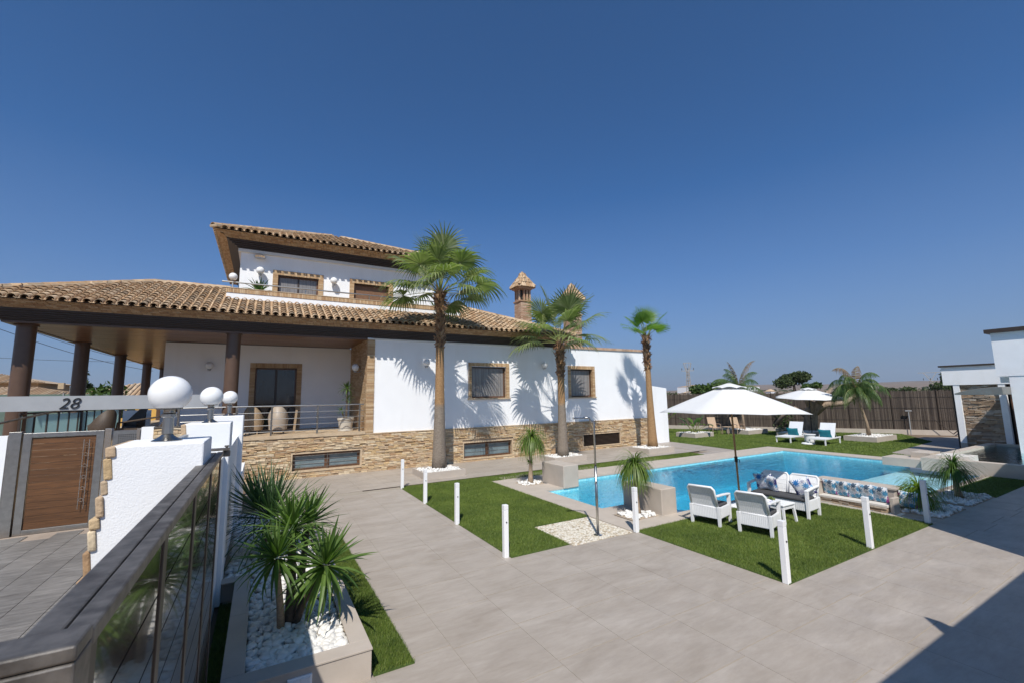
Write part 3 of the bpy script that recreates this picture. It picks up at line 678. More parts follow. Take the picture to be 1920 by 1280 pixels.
# ---------------------------------------------------------------- garden furniture
def ribs(mb,x0,x1,y,z0,z1,k,d=.008,axis='x'):
    for i in range(k):
        x=x0+(x1-x0)*(i+.5)/k; w=(x1-x0)/k*.3
        if axis=='x': mb.box(x-w,x+w,y-d,y+d,z0,z1)
        else: mb.box(y-d,y+d,x-w,x+w,z0,z1)
def rattan_seat(label,cat,w,group=None):
    t=thing('garden_armchair' if w<1 else 'garden_sofa',label,cat,(0,0,0),group)
    h=w/2; d=.31
    for sx in (-1,1):
        x=sx*(h-.03)
        V=MB(); V.add([(x-.03,-d,0),(x+.03,-d,0),(x+.03,-d+.05,0),(x-.03,-d+.05,0),(x-.035,-d-.02,.42),(x+.035,-d-.02,.42),(x+.035,-d+.06,.42),(x-.035,-d+.06,.42)],BF); V.build('leg','plastic_white',t,rel=False,bev=.006)
        V=MB(); V.add([(x-.03,d-.05,0),(x+.03,d-.05,0),(x+.03,d,0),(x-.03,d,0),(x-.035,d-.07,.60),(x+.035,d-.07,.60),(x+.035,d,.60),(x-.035,d,.60)],BF); V.build('leg','plastic_white',t,rel=False,bev=.006)
        V=MB(); V.bar((x,d+.005,.615),(x,-.02,.645),.075,.038); V.bar((x,-.022,.645),(x,-d-.04,.66),.07,.038); V.build('armrest','plastic_white',t,rel=False,bev=.010)
        V=MB(); V.box(x-.015,x+.015,-d+.05,d-.07,.17,.40); ribs(V,-d+.06,d-.08,x+sx*.015,.18,.39,14,.006,'y'); V.build('side_panel','plastic_white',t,rel=False)
    V=MB(); V.box(-h+.06,h-.06,d-.055,d-.03,.17,.40); ribs(V,-h+.06,h-.06,d-.03,.18,.39,int(w*24),.006); V.build('front_panel','plastic_white',t,rel=False)
    V=MB(); V.box(-h+.06,h-.06,-d+.0,-d+.025,.17,.42); ribs(V,-h+.06,h-.06,-d,.18,.41,int(w*24),.006); V.build('back_panel','plastic_white',t,rel=False)
    MB().box(-h+.045,h-.045,-d+.03,d-.03,.33,.37).build('seat','plastic_white',t,rel=False)
    MB().box(-h+.07,h-.07,-d+.08,d+.0,.372,.44).build('cushion','cushion_grey',t,rel=False,bev=.025)
    nb=1 if w<1 else 2
    for q in range(nb):
        a=-h+.02+q*(2*h-.04)/nb; b=a+(2*h-.04)/nb-.01
        V=MB(); lean=.17; z0,z1=.40,.85
        def P(x,z,o=0): 
            tt=(z-z0)/(z1-z0); return (x,-d+.02-lean*tt+o+.02*math.sin(tt*PI),z)
        # frame
        fr=[P(a+.02,z0),P(a+.02,z1-.05),P(a+.06,z1),P(b-.06,z1),P(b-.02,z1-.05),P(b-.02,z0)]
        V.tube(fr,.026,8); V.tube([fr[0],fr[-1]],.026,8); V.build('back_frame','plastic_white',t,rel=False,smooth=True)
        V=MB(); k=int((b-a)*26)
        for i in range(k):
            x=a+.04+(b-a-.08)*(i+.5)/k
            for (za,zb) in ((z0,.55),(.55,.70),(.70,z1)):
                V.bar(P(x,za),P(x,zb),(b-a)/k*.80,.014,(0,1,0))
        m_=(a+b)/2
        for zz in (.5,.6,.7): V.bar(P(a+.03,zz,.004),P(b-.03,zz,.004),.012,.01)
        stuff(V.build('back_slats','plastic_white',t,rel=False))
    return t
def yawto(dx,dy): return math.atan2(dy,dx)-PI/2   # local +Y faces (dx,dy)
c1=rattan_seat('white ribbed garden armchair at the pool edge, left of the other','armchair',.66,'white armchairs facing the sofa'); c1.location=(8.93,6.6,.012); c1.rotation_euler=(0,0,yawto(.96,.22))
c2=dup(c1,(9.15,5.62,.012),yawto(.96,.24),'white ribbed garden armchair nearest the camera, right of the other')
sf=rattan_seat('white ribbed two-seat garden sofa with dark seat cushions','sofa',1.36); sf.location=(11.12,6.2,.012); sf.rotation_euler=(0,0,yawto(-.99,-.08))
t=thing('side_table','low white plastic table between the armchairs and the sofa','table',(10.25,5.82,.012))
MB().box(-.24,.24,-.24,.24,.38,.42).build('table_top','plastic_white',t,rel=False,bev=.012); MB().box(-.22,.22,-.22,.22,.31,.38).build('apron','plastic_white',t,rel=False)
for sx in (-1,1):
    for sy in (-1,1): MB().bar((sx*.2,sy*.2,.38),(sx*.235,sy*.235,0),.045,.045).build('leg','plastic_white',t,rel=False)
pb=pillow_mesh(.43,.43,.15,'print_blue')
pillow(pb,(11.12,6.62,.66),(-.25,.15,PI/2+.25),'blue leaf print cushion in the left corner of the white sofa',None)
pillow(pb,(11.15,6.50,.64),(-.3,-.12,PI/2-.2),'blue leaf print cushion second from the left on the white sofa')
pillow(pb,(11.23,5.77,.65),(-.25,.4,PI/2+.3),'blue leaf print cushion tilted at the right end of the sofa')
pillow(pb,(9.2,5.62,.52),(-.35,.2,-PI/2),'blue print cushion on the seat of the nearest armchair')
o=thing('succulent','small green succulent on the white side table','plant',(10.2,5.95,.435)); V=MB()
for k in range(30):
    a=random.uniform(0,6.3); e=random.uniform(.3,1.4); d=Vector((math.cos(a)*math.cos(e),math.sin(a)*math.cos(e),math.sin(e)))
    V.tube([Vector((10.2,5.95,.44)),Vector((10.2,5.95,.44))+d*.06,Vector((10.2,5.95,.44))+d*.1],[.014,.014,.002],5)
V.build('leaves','pony_leaf',o)
MB().lathe((10.2,5.95,.432),[(.06,0),(.09,.02),(.085,.03)],16).build('dish','pot_white',o)

def parasol(loc,R,top,label,tilt=(0,0),pole='pole_brown',base=True,n=8,rot=0,drop=.52,r0=.0):
    t=thing('parasol',label,'parasol',loc)
    L_=Vector(loc)
    MB().tube([(0,0,.02),(0,0,top-.02)],.024,12).build('pole',pole,t,rel=False,smooth=True)
    MB().tube([(0,0,1.12),(0,0,1.26)],.04,12).build('crank_housing','black_plastic',t,rel=False)
    MB().tube([(0,.0,1.19),(0,-.09,1.19),(0,-.09,1.12)],.012,6).build('crank_handle','black_plastic',t,rel=False)
    # canopy: gore panels, slightly sagging between ribs
    def canopy(rin,rout,z0,sag,name):
        mb=MB(); V=[];F=[]; nr=8; ns=6*n
        for i in range(nr+1):
            r=rin+(rout-rin)*i/nr
            for k in range(ns):
                a=2*PI*k/ns+rot; ph=(k%6)/6
                s=math.sin(ph*PI); rr=r*(1-.035*s*(i/nr)) ; 
                cosw=math.cos(PI/n)/math.cos((ph-.5)*2*PI/n); rr=r*(cosw*.985+.015)
                z=z0-drop*(r/R)**1.12-sag*s*(r/R)*(1-.2*r/R)+ (.035*s*(i/nr)**3)
                p=Vector((rr*math.cos(a),rr*math.sin(a),z)); V.append(p)
        for i in range(nr):
            for k in range(ns):
                k2=(k+1)%ns; F.append((i*ns+k,(i+1)*ns+k,(i+1)*ns+k2,i*ns+k2))
        V=[Euler((tilt[0],tilt[1],0)).to_matrix()@(v-Vector((0,0,top)))+Vector((0,0,top)) for v in V]
        mb.add(V,F); o=mb.build(name,'parasol_cloth',t,rel=False,smooth=True,angle=.5); md=o.modifiers.new('s','SOLIDIFY'); md.thickness=.004; return o
    canopy(.10*R,R,top,.03,'canopy'); canopy(.03*R,.24*R,top+.055,.0,'vent_cap')
    MB().tube([(0,0,top-.02),(0,0,top+.06)],[.035,.05],10).build('finial','grey_paint',t,rel=False)
    for k in range(n):
        a=2*PI*k/n+rot; E_=Euler((tilt[0],tilt[1],0)).to_matrix()
        def Q(r,dz=0): return E_@Vector((r*math.cos(a),r*math.sin(a),-drop*(r/R)**1.12-.02-dz))+Vector((0,0,top))
        MB().tube([Q(.05),Q(R*.5),Q(R*.97)],.010,5).build('rib',pole,t,rel=False)
        MB().tube([(0,0,top-.62),Q(R*.5)],.008,5).build('strut',pole,t,rel=False)
    if base:
        o=MB().lathe((0,0,0),[(.27,0),(.28,.04),(.22,.07),(.06,.09),(.045,.16)],24).build('base','plastic_white',t,rel=False)
    return t
pr_=parasol((10.72,7.05,.0),1.82,3.10,'big white parasol over the white garden sofa set',rot=.2,tilt=(.0,.05),drop=.72); pr_.rotation_euler=(.0,-.028,0)
p2_=parasol((30.6,14.85,.0),1.95,3.1,'white parasol over the two sun loungers, behind the big one',rot=.1,tilt=(.0,.06),drop=.60,pole='black_metal'); p2_.rotation_euler=(.06,-.10,0)

def lounger(label):
    t=thing('sun_lounger',label,'sun lounger',(0,0,0),'white sun loungers on the back turf')
    w=.33;L_=2.0
    for sx in (-1,1):
        MB().bar((sx*w,0,.30),(sx*w,L_,.30),.045,.06).build('side_rail','plastic_white',t,rel=False)
        for y in (.06,L_-.12): MB().bar((sx*w,y,.30),(sx*w,y,0),.05,.05).build('leg','plastic_white',t,rel=False)
    MB().bar((-w,.02,.30),(w,.02,.30),.045,.06).build('end_rail','plastic_white',t,rel=False)
    MB().box(-w+.03,w-.03,.03,1.25,.31,.325).build('seat_sling','sling',t,rel=False)
    a=Vector((0,1.25,.33)); d=Vector((0,math.cos(1.1),math.sin(1.1)))
    MB().obox(a+d*.36,(1,0,0),d,Vector((1,0,0)).cross(d),w-.0,.38,.015).build('backrest','sling',t,rel=False,bev=.006)
    for sx in (-1,1): MB().bar(a+Vector((sx*.25,0,0))+d*.5,(sx*.25,1.72,.3),.02).build('back_prop','plastic_white',t,rel=False)
    return t
l1=lounger('white sun lounger on the left, teal pillow against its raised back'); l1.location=(25.85,14.1,.012); l1.rotation_euler=(0,0,-PI/2+.05); l1.scale=(1.12,)*3
l2=dup(l1,(25.85,12.35,.012),-PI/2+.10,'white sun lounger on the right, teal pillow against its raised back')
tp_=pillow_mesh(.64,.50,.15,'teal')
pillow(tp_,(27.0,14.13,.56),(-.35,.0,PI/2),'teal rectangular pillow on the left sun lounger')
pillow(tp_,(27.0,12.45,.56),(-.35,.0,PI/2),'teal rectangular pillow on the right sun lounger')
o=MB().lathe((27.2,13.35,0),[(.24,0),(.26,.1),(.27,.42),(.31,.44),(.31,.47),(.25,.47)],20).build('round_table','plastic_white',smooth=False); tag(o,'white drum side table between the two sun loungers','table')
o=MB().lathe((26.1,12.9,0),[(.30,.012),(.34,.05),(.30,.10),(.08,.12)],20).build('concrete_weight','plastic_white',smooth=False); tag(o,'white round parasol foot on the turf in front of the loungers','parasol foot')

def sling_chair(label):
    t=thing('sling_chair',label,'chair',(0,0,0),'beige sling chairs by the reed fence'); w=.28
    for sx in (-1,1):
        MB().bar((sx*w,.25,0),(sx*w,.25,.64),.035).build('leg','beige_frame',t,rel=False)
        MB().bar((sx*w,-.28,0),(sx*w,-.22,.64),.035).build('leg','beige_frame',t,rel=False)
        MB().tube([(sx*w,.28,.62),(sx*w,.1,.66),(sx*w,-.28,.65)],.022,6).build('armrest','beige_frame',t,rel=False)
    MB().box(-w,w,-.24,.26,.40,.43).build('seat','beige_sling',t,rel=False)
    MB().obox((0,-.36,.75),(1,0,0),(0,-.3,.95),(0,.95,.3),w,.36,.015).build('backrest','beige_sling',t,rel=False,bev=.01)
    return t
q=sling_chair('beige sling chair by the reed fence, left of the small table'); q.location=(28.0,19.9,.012); q.rotation_euler=(0,0,yawto(-.45,-.9))
q.scale=(1.05,1.05,1.05)
dup(q,(28.9,18.7,.012),yawto(-.35,-.94),'beige sling chair by the reed fence, right of the small table')
t=thing('small_table','low beige table between the two sling chairs','table',(28.3,19.15,.012)); MB().box(-.25,.25,-.25,.25,.5,.53).build('table_top','beige_sling',t,rel=False)
for sx in (-1,1):
    for sy in (-1,1): MB().bar((sx*.22,sy*.22,0),(sx*.22,sy*.22,.5),.03).build('leg','beige_frame',t,rel=False)
#@@PART2
# ================================================================ VILLA
villa=thing('villa','white two-storey villa with terracotta tiled roofs and a stone-clad base','villa',(6,20,0))
YF=18.3
def wall_holes(mb,x0,x1,z0,z1,y0,y1,holes):
    """wall slab in the x-z plane with rectangular openings"""
    xs=sorted(set([x0,x1]+[h[0] for h in holes]+[h[1] for h in holes])); zs=sorted(set([z0,z1]+[h[2] for h in holes]+[h[3] for h in holes]))
    for i in range(len(xs)-1):
        j=0
        while j<len(zs)-1:
            cx=(xs[i]+xs[i+1])/2
            def hole(j): cz=(zs[j]+zs[j+1])/2; return any(h[0]<cx<h[1] and h[2]<cz<h[3] for h in holes)
            if hole(j): j+=1; continue
            k=j
            while k+1<len(zs)-1 and not hole(k+1): k+=1
            mb.box(xs[i],xs[i+1],y0,y1,zs[j],zs[k+1]); j=k+1
W1=(8.2,10.37,2.78,4.47); W2=(13.93,15.75,2.74,4.44)
w=MB(); wall_holes(w,3.98,19.7,1.52,5.35,YF,YF+.3,[W1,W2]); w.build('wall','white_plaster',villa)
w=MB().box(19.4,19.7,YF+.3,27,0,5.35); w.box(3.98,13,YF+.32,YF+.5,5.36,5.6); w.build('wall','white_plaster',villa)
MB().box(3.99,19.5,YF+.31,27,5.30,5.34).build('flat_roof','concrete_beige',villa)
w=MB().box(19.72,21.4,18.32,18.6,0,3.0).add([(19.72,18.32,3.0),(21.4,18.32,3.0),(21.4,18.6,3.0),(19.72,18.6,3.0),(19.72,18.32,3.42),(21.4,18.32,3.22),(21.4,18.6,3.22),(19.72,18.6,3.42)],BF).box(21.1,21.4,18.6,24,0,3.2); w.build('wall','white_plaster',villa)
# stone plinth
BW=[(1.03,3.56,.22,.95),(7.9,10.5,.10,.90),(14.73,17.43,.16,.87)]
w=MB(); wall_holes(w,-6.7,19.7,-.05,1.47,YF-.02,YF+.28,BW); plinth=w.build('plinth','mortar',villa)
MB().box(3.62,19.72,YF-.075,YF+.02,1.485,1.52).build('plinth_trim','stone_trim',villa)
def ledgestones(x0,x1,z0,z1,y,holes,axis='x',sgn=-1,hr=(.045,.085),lr=(.14,.42),dr=(.03,.075)):
    out=[]; z=z0
    while z<z1-.02:
        h=min(random.uniform(*hr),z1-z); x=x0-random.uniform(0,.2)
        while x<x1:
            l=random.uniform(*lr); a=max(x,x0); b=min(x+l,x1); x+=l
            segs=[(a,b)]
            for hh in holes:
                if z+h>hh[2] and z<hh[3]:
                    ns=[]
                    for (p,q) in segs:
                        if q<=hh[0] or p>=hh[1]: ns.append((p,q))
                        else:
                            if p<hh[0]: ns.append((p,hh[0]))
                            if q>hh[1]: ns.append((hh[1],q))
                    segs=ns
            for p,q in segs:
                if q-p<.03: continue
                d=random.uniform(*dr)
                if axis=='x': A=Matrix.Translation(((p+q)/2,y+sgn*d/2,z+h/2))@Matrix.Diagonal((q-p-.006,d,h-.006,1))
                else: A=Matrix.Translation((y+sgn*d/2,(p+q)/2,z+h/2))@Matrix.Diagonal((d,q-p-.006,h-.006,1))
                A=A@Euler((random.uniform(-.05,.05),random.uniform(-.03,.03),random.uniform(-.02,.02))).to_matrix().to_4x4()
                out.append(A)
        z+=h
    return out
# irregular rock face template: slightly broken front
sb=MB().add([(-.5,-.42,-.46),(.5,-.5,-.5),(.5,.5,-.5),(-.5,.5,-.5),(-.5,-.5,.5),(.5,-.40,.47),(.5,.5,.5),(-.5,.5,.5),(0.08,-.62,.05)],[(3,2,1,0),(4,5,6,7),(1,2,6,5),(2,3,7,6),(3,0,4,7),(0,1,8),(1,5,8),(5,4,8),(4,0,8)])
stone_me=tmpl('stone',sb,'ledge_stone')
pieces('stone',stone_me,ledgestones(-6.7,19.7,0,1.48,YF-.02,[(b[0]-.0,b[1]+.0,b[2],b[3]) for b in BW]),'ledge_stone',plinth)
# basement windows
for k,b in enumerate(BW):
    x0,x1,z0,z1=b; y=YF-.06; f=.06
    fr=MB().box(x0,x1,y,y+.2,z0,z0+f).box(x0,x1,y,y+.2,z1-f,z1).box(x0,x0+f,y,y+.2,z0+f,z1-f).box(x1-f,x1,y,y+.2,z0+f,z1-f).build('basement_window','stone_trim',villa)
    X0,X1,Z0,Z1=x0+f,x1-f,z0+f,z1-f; g_=.09; ym=YF+.12
    sm_=MB().box(X0,X1,ym,ym+.04,Z0,Z0+g_).box(X0,X1,ym,ym+.04,Z1-g_,Z1).box(X0,X0+g_,ym,ym+.04,Z0+g_,Z1-g_).box(X1-g_,X1,ym,ym+.04,Z0+g_,Z1-g_)
    mid=(X0+X1)/2; sm_.box(mid-.09,mid+.09,ym,ym+.04,Z0+g_,Z1-g_); sm_.build('sash','frame_wood',fr)
    if k<2:
        for a,b2 in ((X0+g_,mid-.09),(mid+.09,X1-g_)): MB().box(a,b2,ym+.012,ym+.02,Z0+g_,Z1-g_).build('pane','basement_glass',fr)
        for q in range(4): MB().tube([(X0,YF+.0,Z0+(Z1-Z0)*(q+.6)/4.2),(X1,YF+.0,Z0+(Z1-Z0)*(q+.6)/4.2)],.008,6).build('bar','steel_aged',fr)
        MB().tube([(mid,YF+.0,Z0),(mid,YF+.0,Z1)],.014,6).build('bar','steel_aged',fr)
    else:
        for q in range(9):
            z=Z0+(Z1-Z0)*(q+.5)/9; MB().obox((mid,YF+.02,z),(1,0,0),(0,1,.6),(0,-.6,1),(X1-X0)/2,.035,.006).build('louvre','dark_brown',fr)  # louvres coloured dark to stand for the shade of a deeper inset
        MB().box(X0,X1,YF+.10,YF+.115,Z0,Z1).build('backing','dark_inside',fr)
    MB().box(x0-.02,x1+.02,YF+.21,YF+.25,z0-.02,z1+.02).build('reveal_back','dark_inside',fr)
# brick window surrounds
brick_me=tmpl('brick',MB().box(-.5,.5,-.5,.5,-.5,.5),'brick')
def surround(parent,x0,x1,z0,z1,y,w=.17,bottom=False,th=.035,sides=True):
    A=[]; L_=.052
    n=int((x1-x0)/L_); s=(x1-x0)/n
    for i in range(n): A.append(Matrix.Translation((x0+(i+.5)*s,y-th/2+random.uniform(-.002,.002),z1-w/2))@Matrix.Diagonal((s-.008,th,w,1)))
    if sides:
        h=z1-w-z0; n=int(h/L_); s=h/n
        for i in range(n):
            for xa in (x0+w/2,x1-w/2): A.append(Matrix.Translation((xa,y-th/2+random.uniform(-.002,.002),z0+(i+.5)*s))@Matrix.Diagonal((w,th,s-.008,1)))
    joined('bricks',brick_me,A,'brick',parent)
def window(x0,x1,z0,z1,y,mode='glass',sill=True,w=.17,parent=villa,name='window'):
    X0,X1,Z0,Z1=x0+w,x1-w,z0+(.06 if sill else 0),z1-w
    f=.07; yr=y+.16
    fr=MB().box(X0,X1,yr,yr+.06,Z0,Z0+f).box(X0,X1,yr,yr+.06,Z1-f,Z1).box(X0,X0+f,yr,yr+.06,Z0+f,Z1-f).box(X1-f,X1,yr,yr+.06,Z0+f,Z1-f).build(name,'frame_wood',parent)
    surround(fr,x0,x1,z0+(.06 if sill else 0),z1,y,w)
    # brick reveals
    A=[]; n=int((Z1-Z0)/.052); s=(Z1-Z0)/n
    for i in range(n):
        for xa in (X0-.006,X1+.006): A.append(Matrix.Translation((xa,y+.08,Z0+(i+.5)*s))@Matrix.Diagonal((.02,.16,s-.008,1)))
    joined('reveal_bricks',brick_me,A,'brick',fr)
    if sill: MB().box(x0-.03,x1+.03,y-.09,y+.16,z0-.0,z0+.055).build('sill','stone_trim',fr)
    if mode=='glass':
        m_=(X0+X1)/2
        MB().box(m_-.035,m_+.035,yr+.0,yr+.055,Z0+f,Z1-f).build('mullion','dark_brown',fr)
        for a,b in ((X0+f,m_-.035),(m_+.035,X1-f)): MB().box(a,b,yr+.02,yr+.03,Z0+f,Z1-f).build('pane','curtain_glass',fr)
    elif mode=='mesh':
        MB().box(X0+f,X1-f,yr+.02,yr+.03,Z0+f,Z1-f).build('pane','curtain_glass',fr)
        mid=(X0+X1)/2; MB().box(X0+f,X1-f,yr+.031,yr+.05,Z0+f,Z1-f).build('curtain','curtain_glass',fr)
        MB().box(X0,X0+.03,yr-.03,yr,Z0,Z1).box(X1-.03,X1,yr-.03,yr,Z0,Z1).box(X0+.03,X1-.03,yr-.03,yr,Z1-.06,Z1).build('screen_frame','dark_brown',fr)
    elif mode=='shutter':
        n=int((Z1-Z0)/.07)
        for i in range(n): MB().box(X0+f,X1-f,yr+.01,yr+.035,Z0+f+(Z1-Z0-2*f)*i/n+.004,Z0+f+(Z1-Z0-2*f)*(i+1)/n).build('shutter_slat','shutter',fr)
    elif mode=='door':
        MB().box((X0+X1)/2-.05,(X0+X1)/2+.05,yr-.01,yr+.05,Z0,Z1-f).build('mullion','dark_brown',fr)
        for a,b in ((X0+f,(X0+X1)/2-.05),((X0+X1)/2+.05,X1-f)): MB().box(a,b,yr+.02,yr+.03,Z0+.1,Z1-f).build('pane','window_glass',fr)
    return fr
window(*W1,YF,'mesh'); window(*W2,YF,'mesh')
# roof-top right brick cap
A=[]; n=int((19.75-13.0)/.055)
for i in range(n): A.append(Matrix.Translation((13.0+(i+.5)*.055,YF+.14,5.42))@Matrix.Diagonal((.047,.40,.13,1)))
cap=MB().box(13.0,19.74,YF-.04,YF+.32,5.35,5.38).build('parapet_cap','stone_trim',villa); joined('bricks',brick_me,A,'brick_pale',cap)
# porch
MB().box(-6.72,3.66,YF-.10,22.1,1.49,1.6).box(-6.72,-3.5,22.1,42,1.3,1.6).build('porch_floor','stone_trim',villa)
ft=tmpl('floor_tile',MB().box(-.245,.245,-.245,.245,-.006,0),'stone_trim')
for i in range(14):
    for j in range(6): inst(ft,'floor_tile',villa,TRS((-3.3+.5*i+.1,YF+.2+.5*j,1.607)))
D1=(-.5,1.55,1.6,4.53)
w=MB(); wall_holes(w,-3.48,3.7,1.6,5.3,22.1,22.35,[(D1[0]+.01,D1[1]-.01,1.6,D1[3]-.01)]); w.box(-3.48,-3.2,22.35,41,1.6,5.3); w.box(-3.2,3.7,22.6,22.7,1.6,5.3); w.build('wall','white_plaster',villa)
window(*D1,22.1,'door',False,w=.2,name='porch_door')
# brick-faced pier and reveal
pier=MB().box(3.70,3.975,YF+.02,22.1,1.52,5.32).build('pier','mortar',villa)
A=[]; z=1.54
while z<5.3:
    h=.05; d=random.uniform(.02,.04)
    A.append(Matrix.Translation((3.83,YF+.01-d/2,z+h/2))@Matrix.Diagonal((.30,d+.03,h-.008,1)))
    y=YF+.0-random.uniform(0,.2)
    while y<22.0:
        l=random.uniform(.2,.4); q=max(y,YF-.01); A.append(Matrix.Translation((3.70-.012,(q+min(y+l,22.08))/2,z+h/2))@Matrix.Diagonal((random.uniform(.02,.035),min(y+l,22.08)-q-.006,h-.008,1))); y+=l
    z+=h
pieces('brick',tmpl('brick',MB().box(-.5,.5,-.5,.5,-.5,.5),'brick'),A,'brick',pier)
# ceiling boards
ceil=MB().box(-6.75,3.7,18.32,42,5.36,5.40).build('porch_ceiling','dark_brown',villa)
bd=tmpl('ceiling_board',MB().box(-.5,.5,-.5,.5,-.5,.5),'wood_boards'); BA=[]
y=18.45
while y<41.5:
    x1=3.68 if y<22.0 else -3.5
    BA.append(Matrix.Translation(((-6.6+x1)/2,y,5.335+random.uniform(-.002,.002)))@Matrix.Diagonal((x1+6.6,.100,.03,1))); y+=.12
pieces('ceiling_board',bd,BA,'wood_boards',ceil)
# columns
for i,(x,y) in enumerate(((-.98,18.56),(-6.38,18.85),(-6.38,23.7),(-6.38,29.2),(-6.38,35.2),(-6.38,40.5))):
    c=MB().lathe((x,y,1.6),[(.225,0),(.225,3.67)],28).build('column','column_brown',villa,smooth=True,angle=.6)
    MB().lathe((x,y,5.27),[(.27,0),(.27,.04)],28).build('capital','column_brown',c)
# eaves rings
def ring(prof,xl,xr,yf,yb,name,mat,par,right=True,left=True):
    mb=MB()
    for o0,o1,z0,z1 in prof:   # from offset o0 (inner) to o1 (outer)
        mb.box(xl-(o1 if left else 0),xr+(o1 if right else 0),yf-o1,yf-o0,z0,z1)
        if left: mb.box(xl-o1,xl-o0,yf-o0,yb,z0,z1)
        if right: mb.box(xr+o0,xr+o1,yf-o0,yb,z0,z1)
    return mb.build(name,mat,par)
def eaves(xl,xr,yf,yb,z,left=True,right=True,porch=False):
    # z = underside of cornice at the wall
    pr=[]; n=6
    for k in range(n):
        o=-.02+.52*k/n; pr.append((o,o+.52/n-.004,z+.045+.30*(k/n)**1.15,z+.10+.30*((k+1)/n)))
    c=ring(pr,xl,xr,yf,yb,'cornice','dark_brown',villa,right,left)
    ring([(.0,.50,z+.42,z+.47),(.50,.74,z+.50,z+.53)],xl,xr,yf,yb,'eave_soffit','mortar',villa,right,left)
    A=[]
    def row(o,zc,h,dep,L_,off):
        x=xl-o
        while x<xr+o:
            A.append(Matrix.Translation((x+L_/2+off,yf-o+dep/2,zc))@Matrix.Diagonal((L_-.012,dep,h,1))); x+=L_
        if left:
            y=yf-o
            while y<yb: A.append(Matrix.Translation((xl-o+dep/2,y+L_/2+off,zc))@Matrix.Diagonal((dep,L_-.012,h,1))); y+=L_
    for k in range(6): row(.54+.06*k,z+.355+.034*k,.030,.12,.24 if k%2==0 else .12,.04*(k%3))
    joined('eave_bricks',brick_me,A,'brick',c)
    return c
eaves(-6.75,12.9,YF,42,5.33)
MB().box(-6.75,3.68,18.30,18.46,5.30,5.36).box(-6.75,-6.6,18.46,42,5.30,5.36).build('porch_beam','column_brown',villa)
MB().box(3.68,13.2,YF-.03,YF+.02,5.30,5.36).build('crown_trim','soffit_white',villa)
# upper storey
YU=21.0
U1=(.17,2.2,6.9,8.50); U2=(3.34,5.38,6.9,8.50)
w=MB(); wall_holes(w,-1.05,7.5,6.0,9.25,YU,YU+.3,[U1,U2]); w.box(-1.05,-.75,YU+.3,29,6.0,9.25); w.box(7.2,7.5,YU+.3,29,6,9.25); w.box(-.75,7.2,YU+.6,YU+.7,6.5,9.2); w.build('wall','white_plaster',villa)
window(*U1,YU,'glass',False,w=.2); window(*U2,YU,'shutter',False,w=.2)
eaves(-1.05,7.5,YU,29,9.18)
ring([(0,.10,9.12,9.25)],-1.05,7.5,YU,29,'crown_trim','soffit_white',villa)
# balcony
MB().box(-1.4,8.4,19.86,21.0,6.85,6.95).build('balcony_floor','stone_trim',villa)
par=MB().box(-1.38,8.4,19.70,19.86,6.3,7.06).box(-1.38,-1.22,19.86,21.0,6.3,7.06).box(8.24,8.4,19.86,21.0,6.3,7.06).build('parapet','white_plaster',villa)
A=[]; x=-1.41
while x<8.4: A.append(Matrix.Translation((x+.03,19.78,7.15))@Matrix.Diagonal((.05,.21,.17,1))); x+=.058
joined('bricks',brick_me,A,'brick',par); MB().box(-1.44,8.44,19.66,19.90,7.24,7.265).build('cap','stone_trim',par)
rl=MB().tube([(-1.55,19.78,7.5),(8.5,19.78,7.5)],.03,8).build('balcony_rail','steel',villa)
for x in (-1.0,1.4,4.0,6.2,8.2): MB().tube([(x,19.78,7.26),(x,19.78,7.5)],.018,6).build('rail_post','steel',rl)
# ---- roofs
PT=.42; CA=math.atan(PT); TS=.262; TV=.33
def cover_tile(L_=.42,r0=.112,r1=.082,t=.018,seg=7):
    V=[];F=[]
    for (y,r) in ((0,r0),(L_,r1)):
        for rr in (r,r-t):
            for k in range(seg+1):
                a=PI*k/seg; V.append((rr*math.cos(a),y,rr*math.sin(a)*.95))
    n=seg+1
    for k in range(seg):
        F.append((k,k+1,2*n+k+1,2*n+k)[::-1]); F.append((n+k,n+k+1,3*n+k+1,3*n+k)); F.append((k,k+1,n+k+1,n+k))
    F.append((0,n,3*n,2*n)); F.append((n-1,2*n-1,4*n-1,3*n-1)[::-1])
    return MB().add(V,F)
tile_me=tmpl('roof_tile',cover_tile(),'terracotta',smooth=False)
chan_me=tmpl('channel_tile',MB().add([(-.085,0,.035),(-.05,0,.005),(.05,0,.005),(.085,0,.035),(-.085,.36,.05),(-.05,.36,.02),(.05,.36,.02),(.085,.36,.05)],[(0,1,5,4),(1,2,6,5),(2,3,7,6)]),'terracotta')
def slope(xl,xr,y0,z0,vmax,lim_l=True,lim_r=True,par=None,limit=300,extra=None):
    """front-facing slope, eave from xl to xr at (y0,z0); vmax(x) = run in plan"""
    T=[];C_=[]; n=int((xr-xl)/TS)
    for i in range(n+1):
        x=xl+.08+i*TS
        run=vmax(x); k=0; v=-.06
        while v<run-.12:
            j=random.uniform(-.012,.012)
            T.append(Matrix.Translation((x+random.uniform(-.006,.006),y0+v,z0+PT*v+.068))@Euler((CA-.075+random.uniform(-.02,.02),random.uniform(-.04,.04),j*1.6)).to_matrix().to_4x4())
            C_.append(Matrix.Translation((x+TS/2,y0+v-.02,z0+PT*v+.03))@Euler((CA+.02,0,0)).to_matrix().to_4x4())
            v+=TV*math.cos(CA)
    pieces('roof_tile',tile_me,T,'terracotta',par,limit); joined('channel_tiles',chan_me,C_,'terracotta',par)
ridge_me=tmpl('ridge_tile',cover_tile(.46,.125,.10,.016),'terracotta')
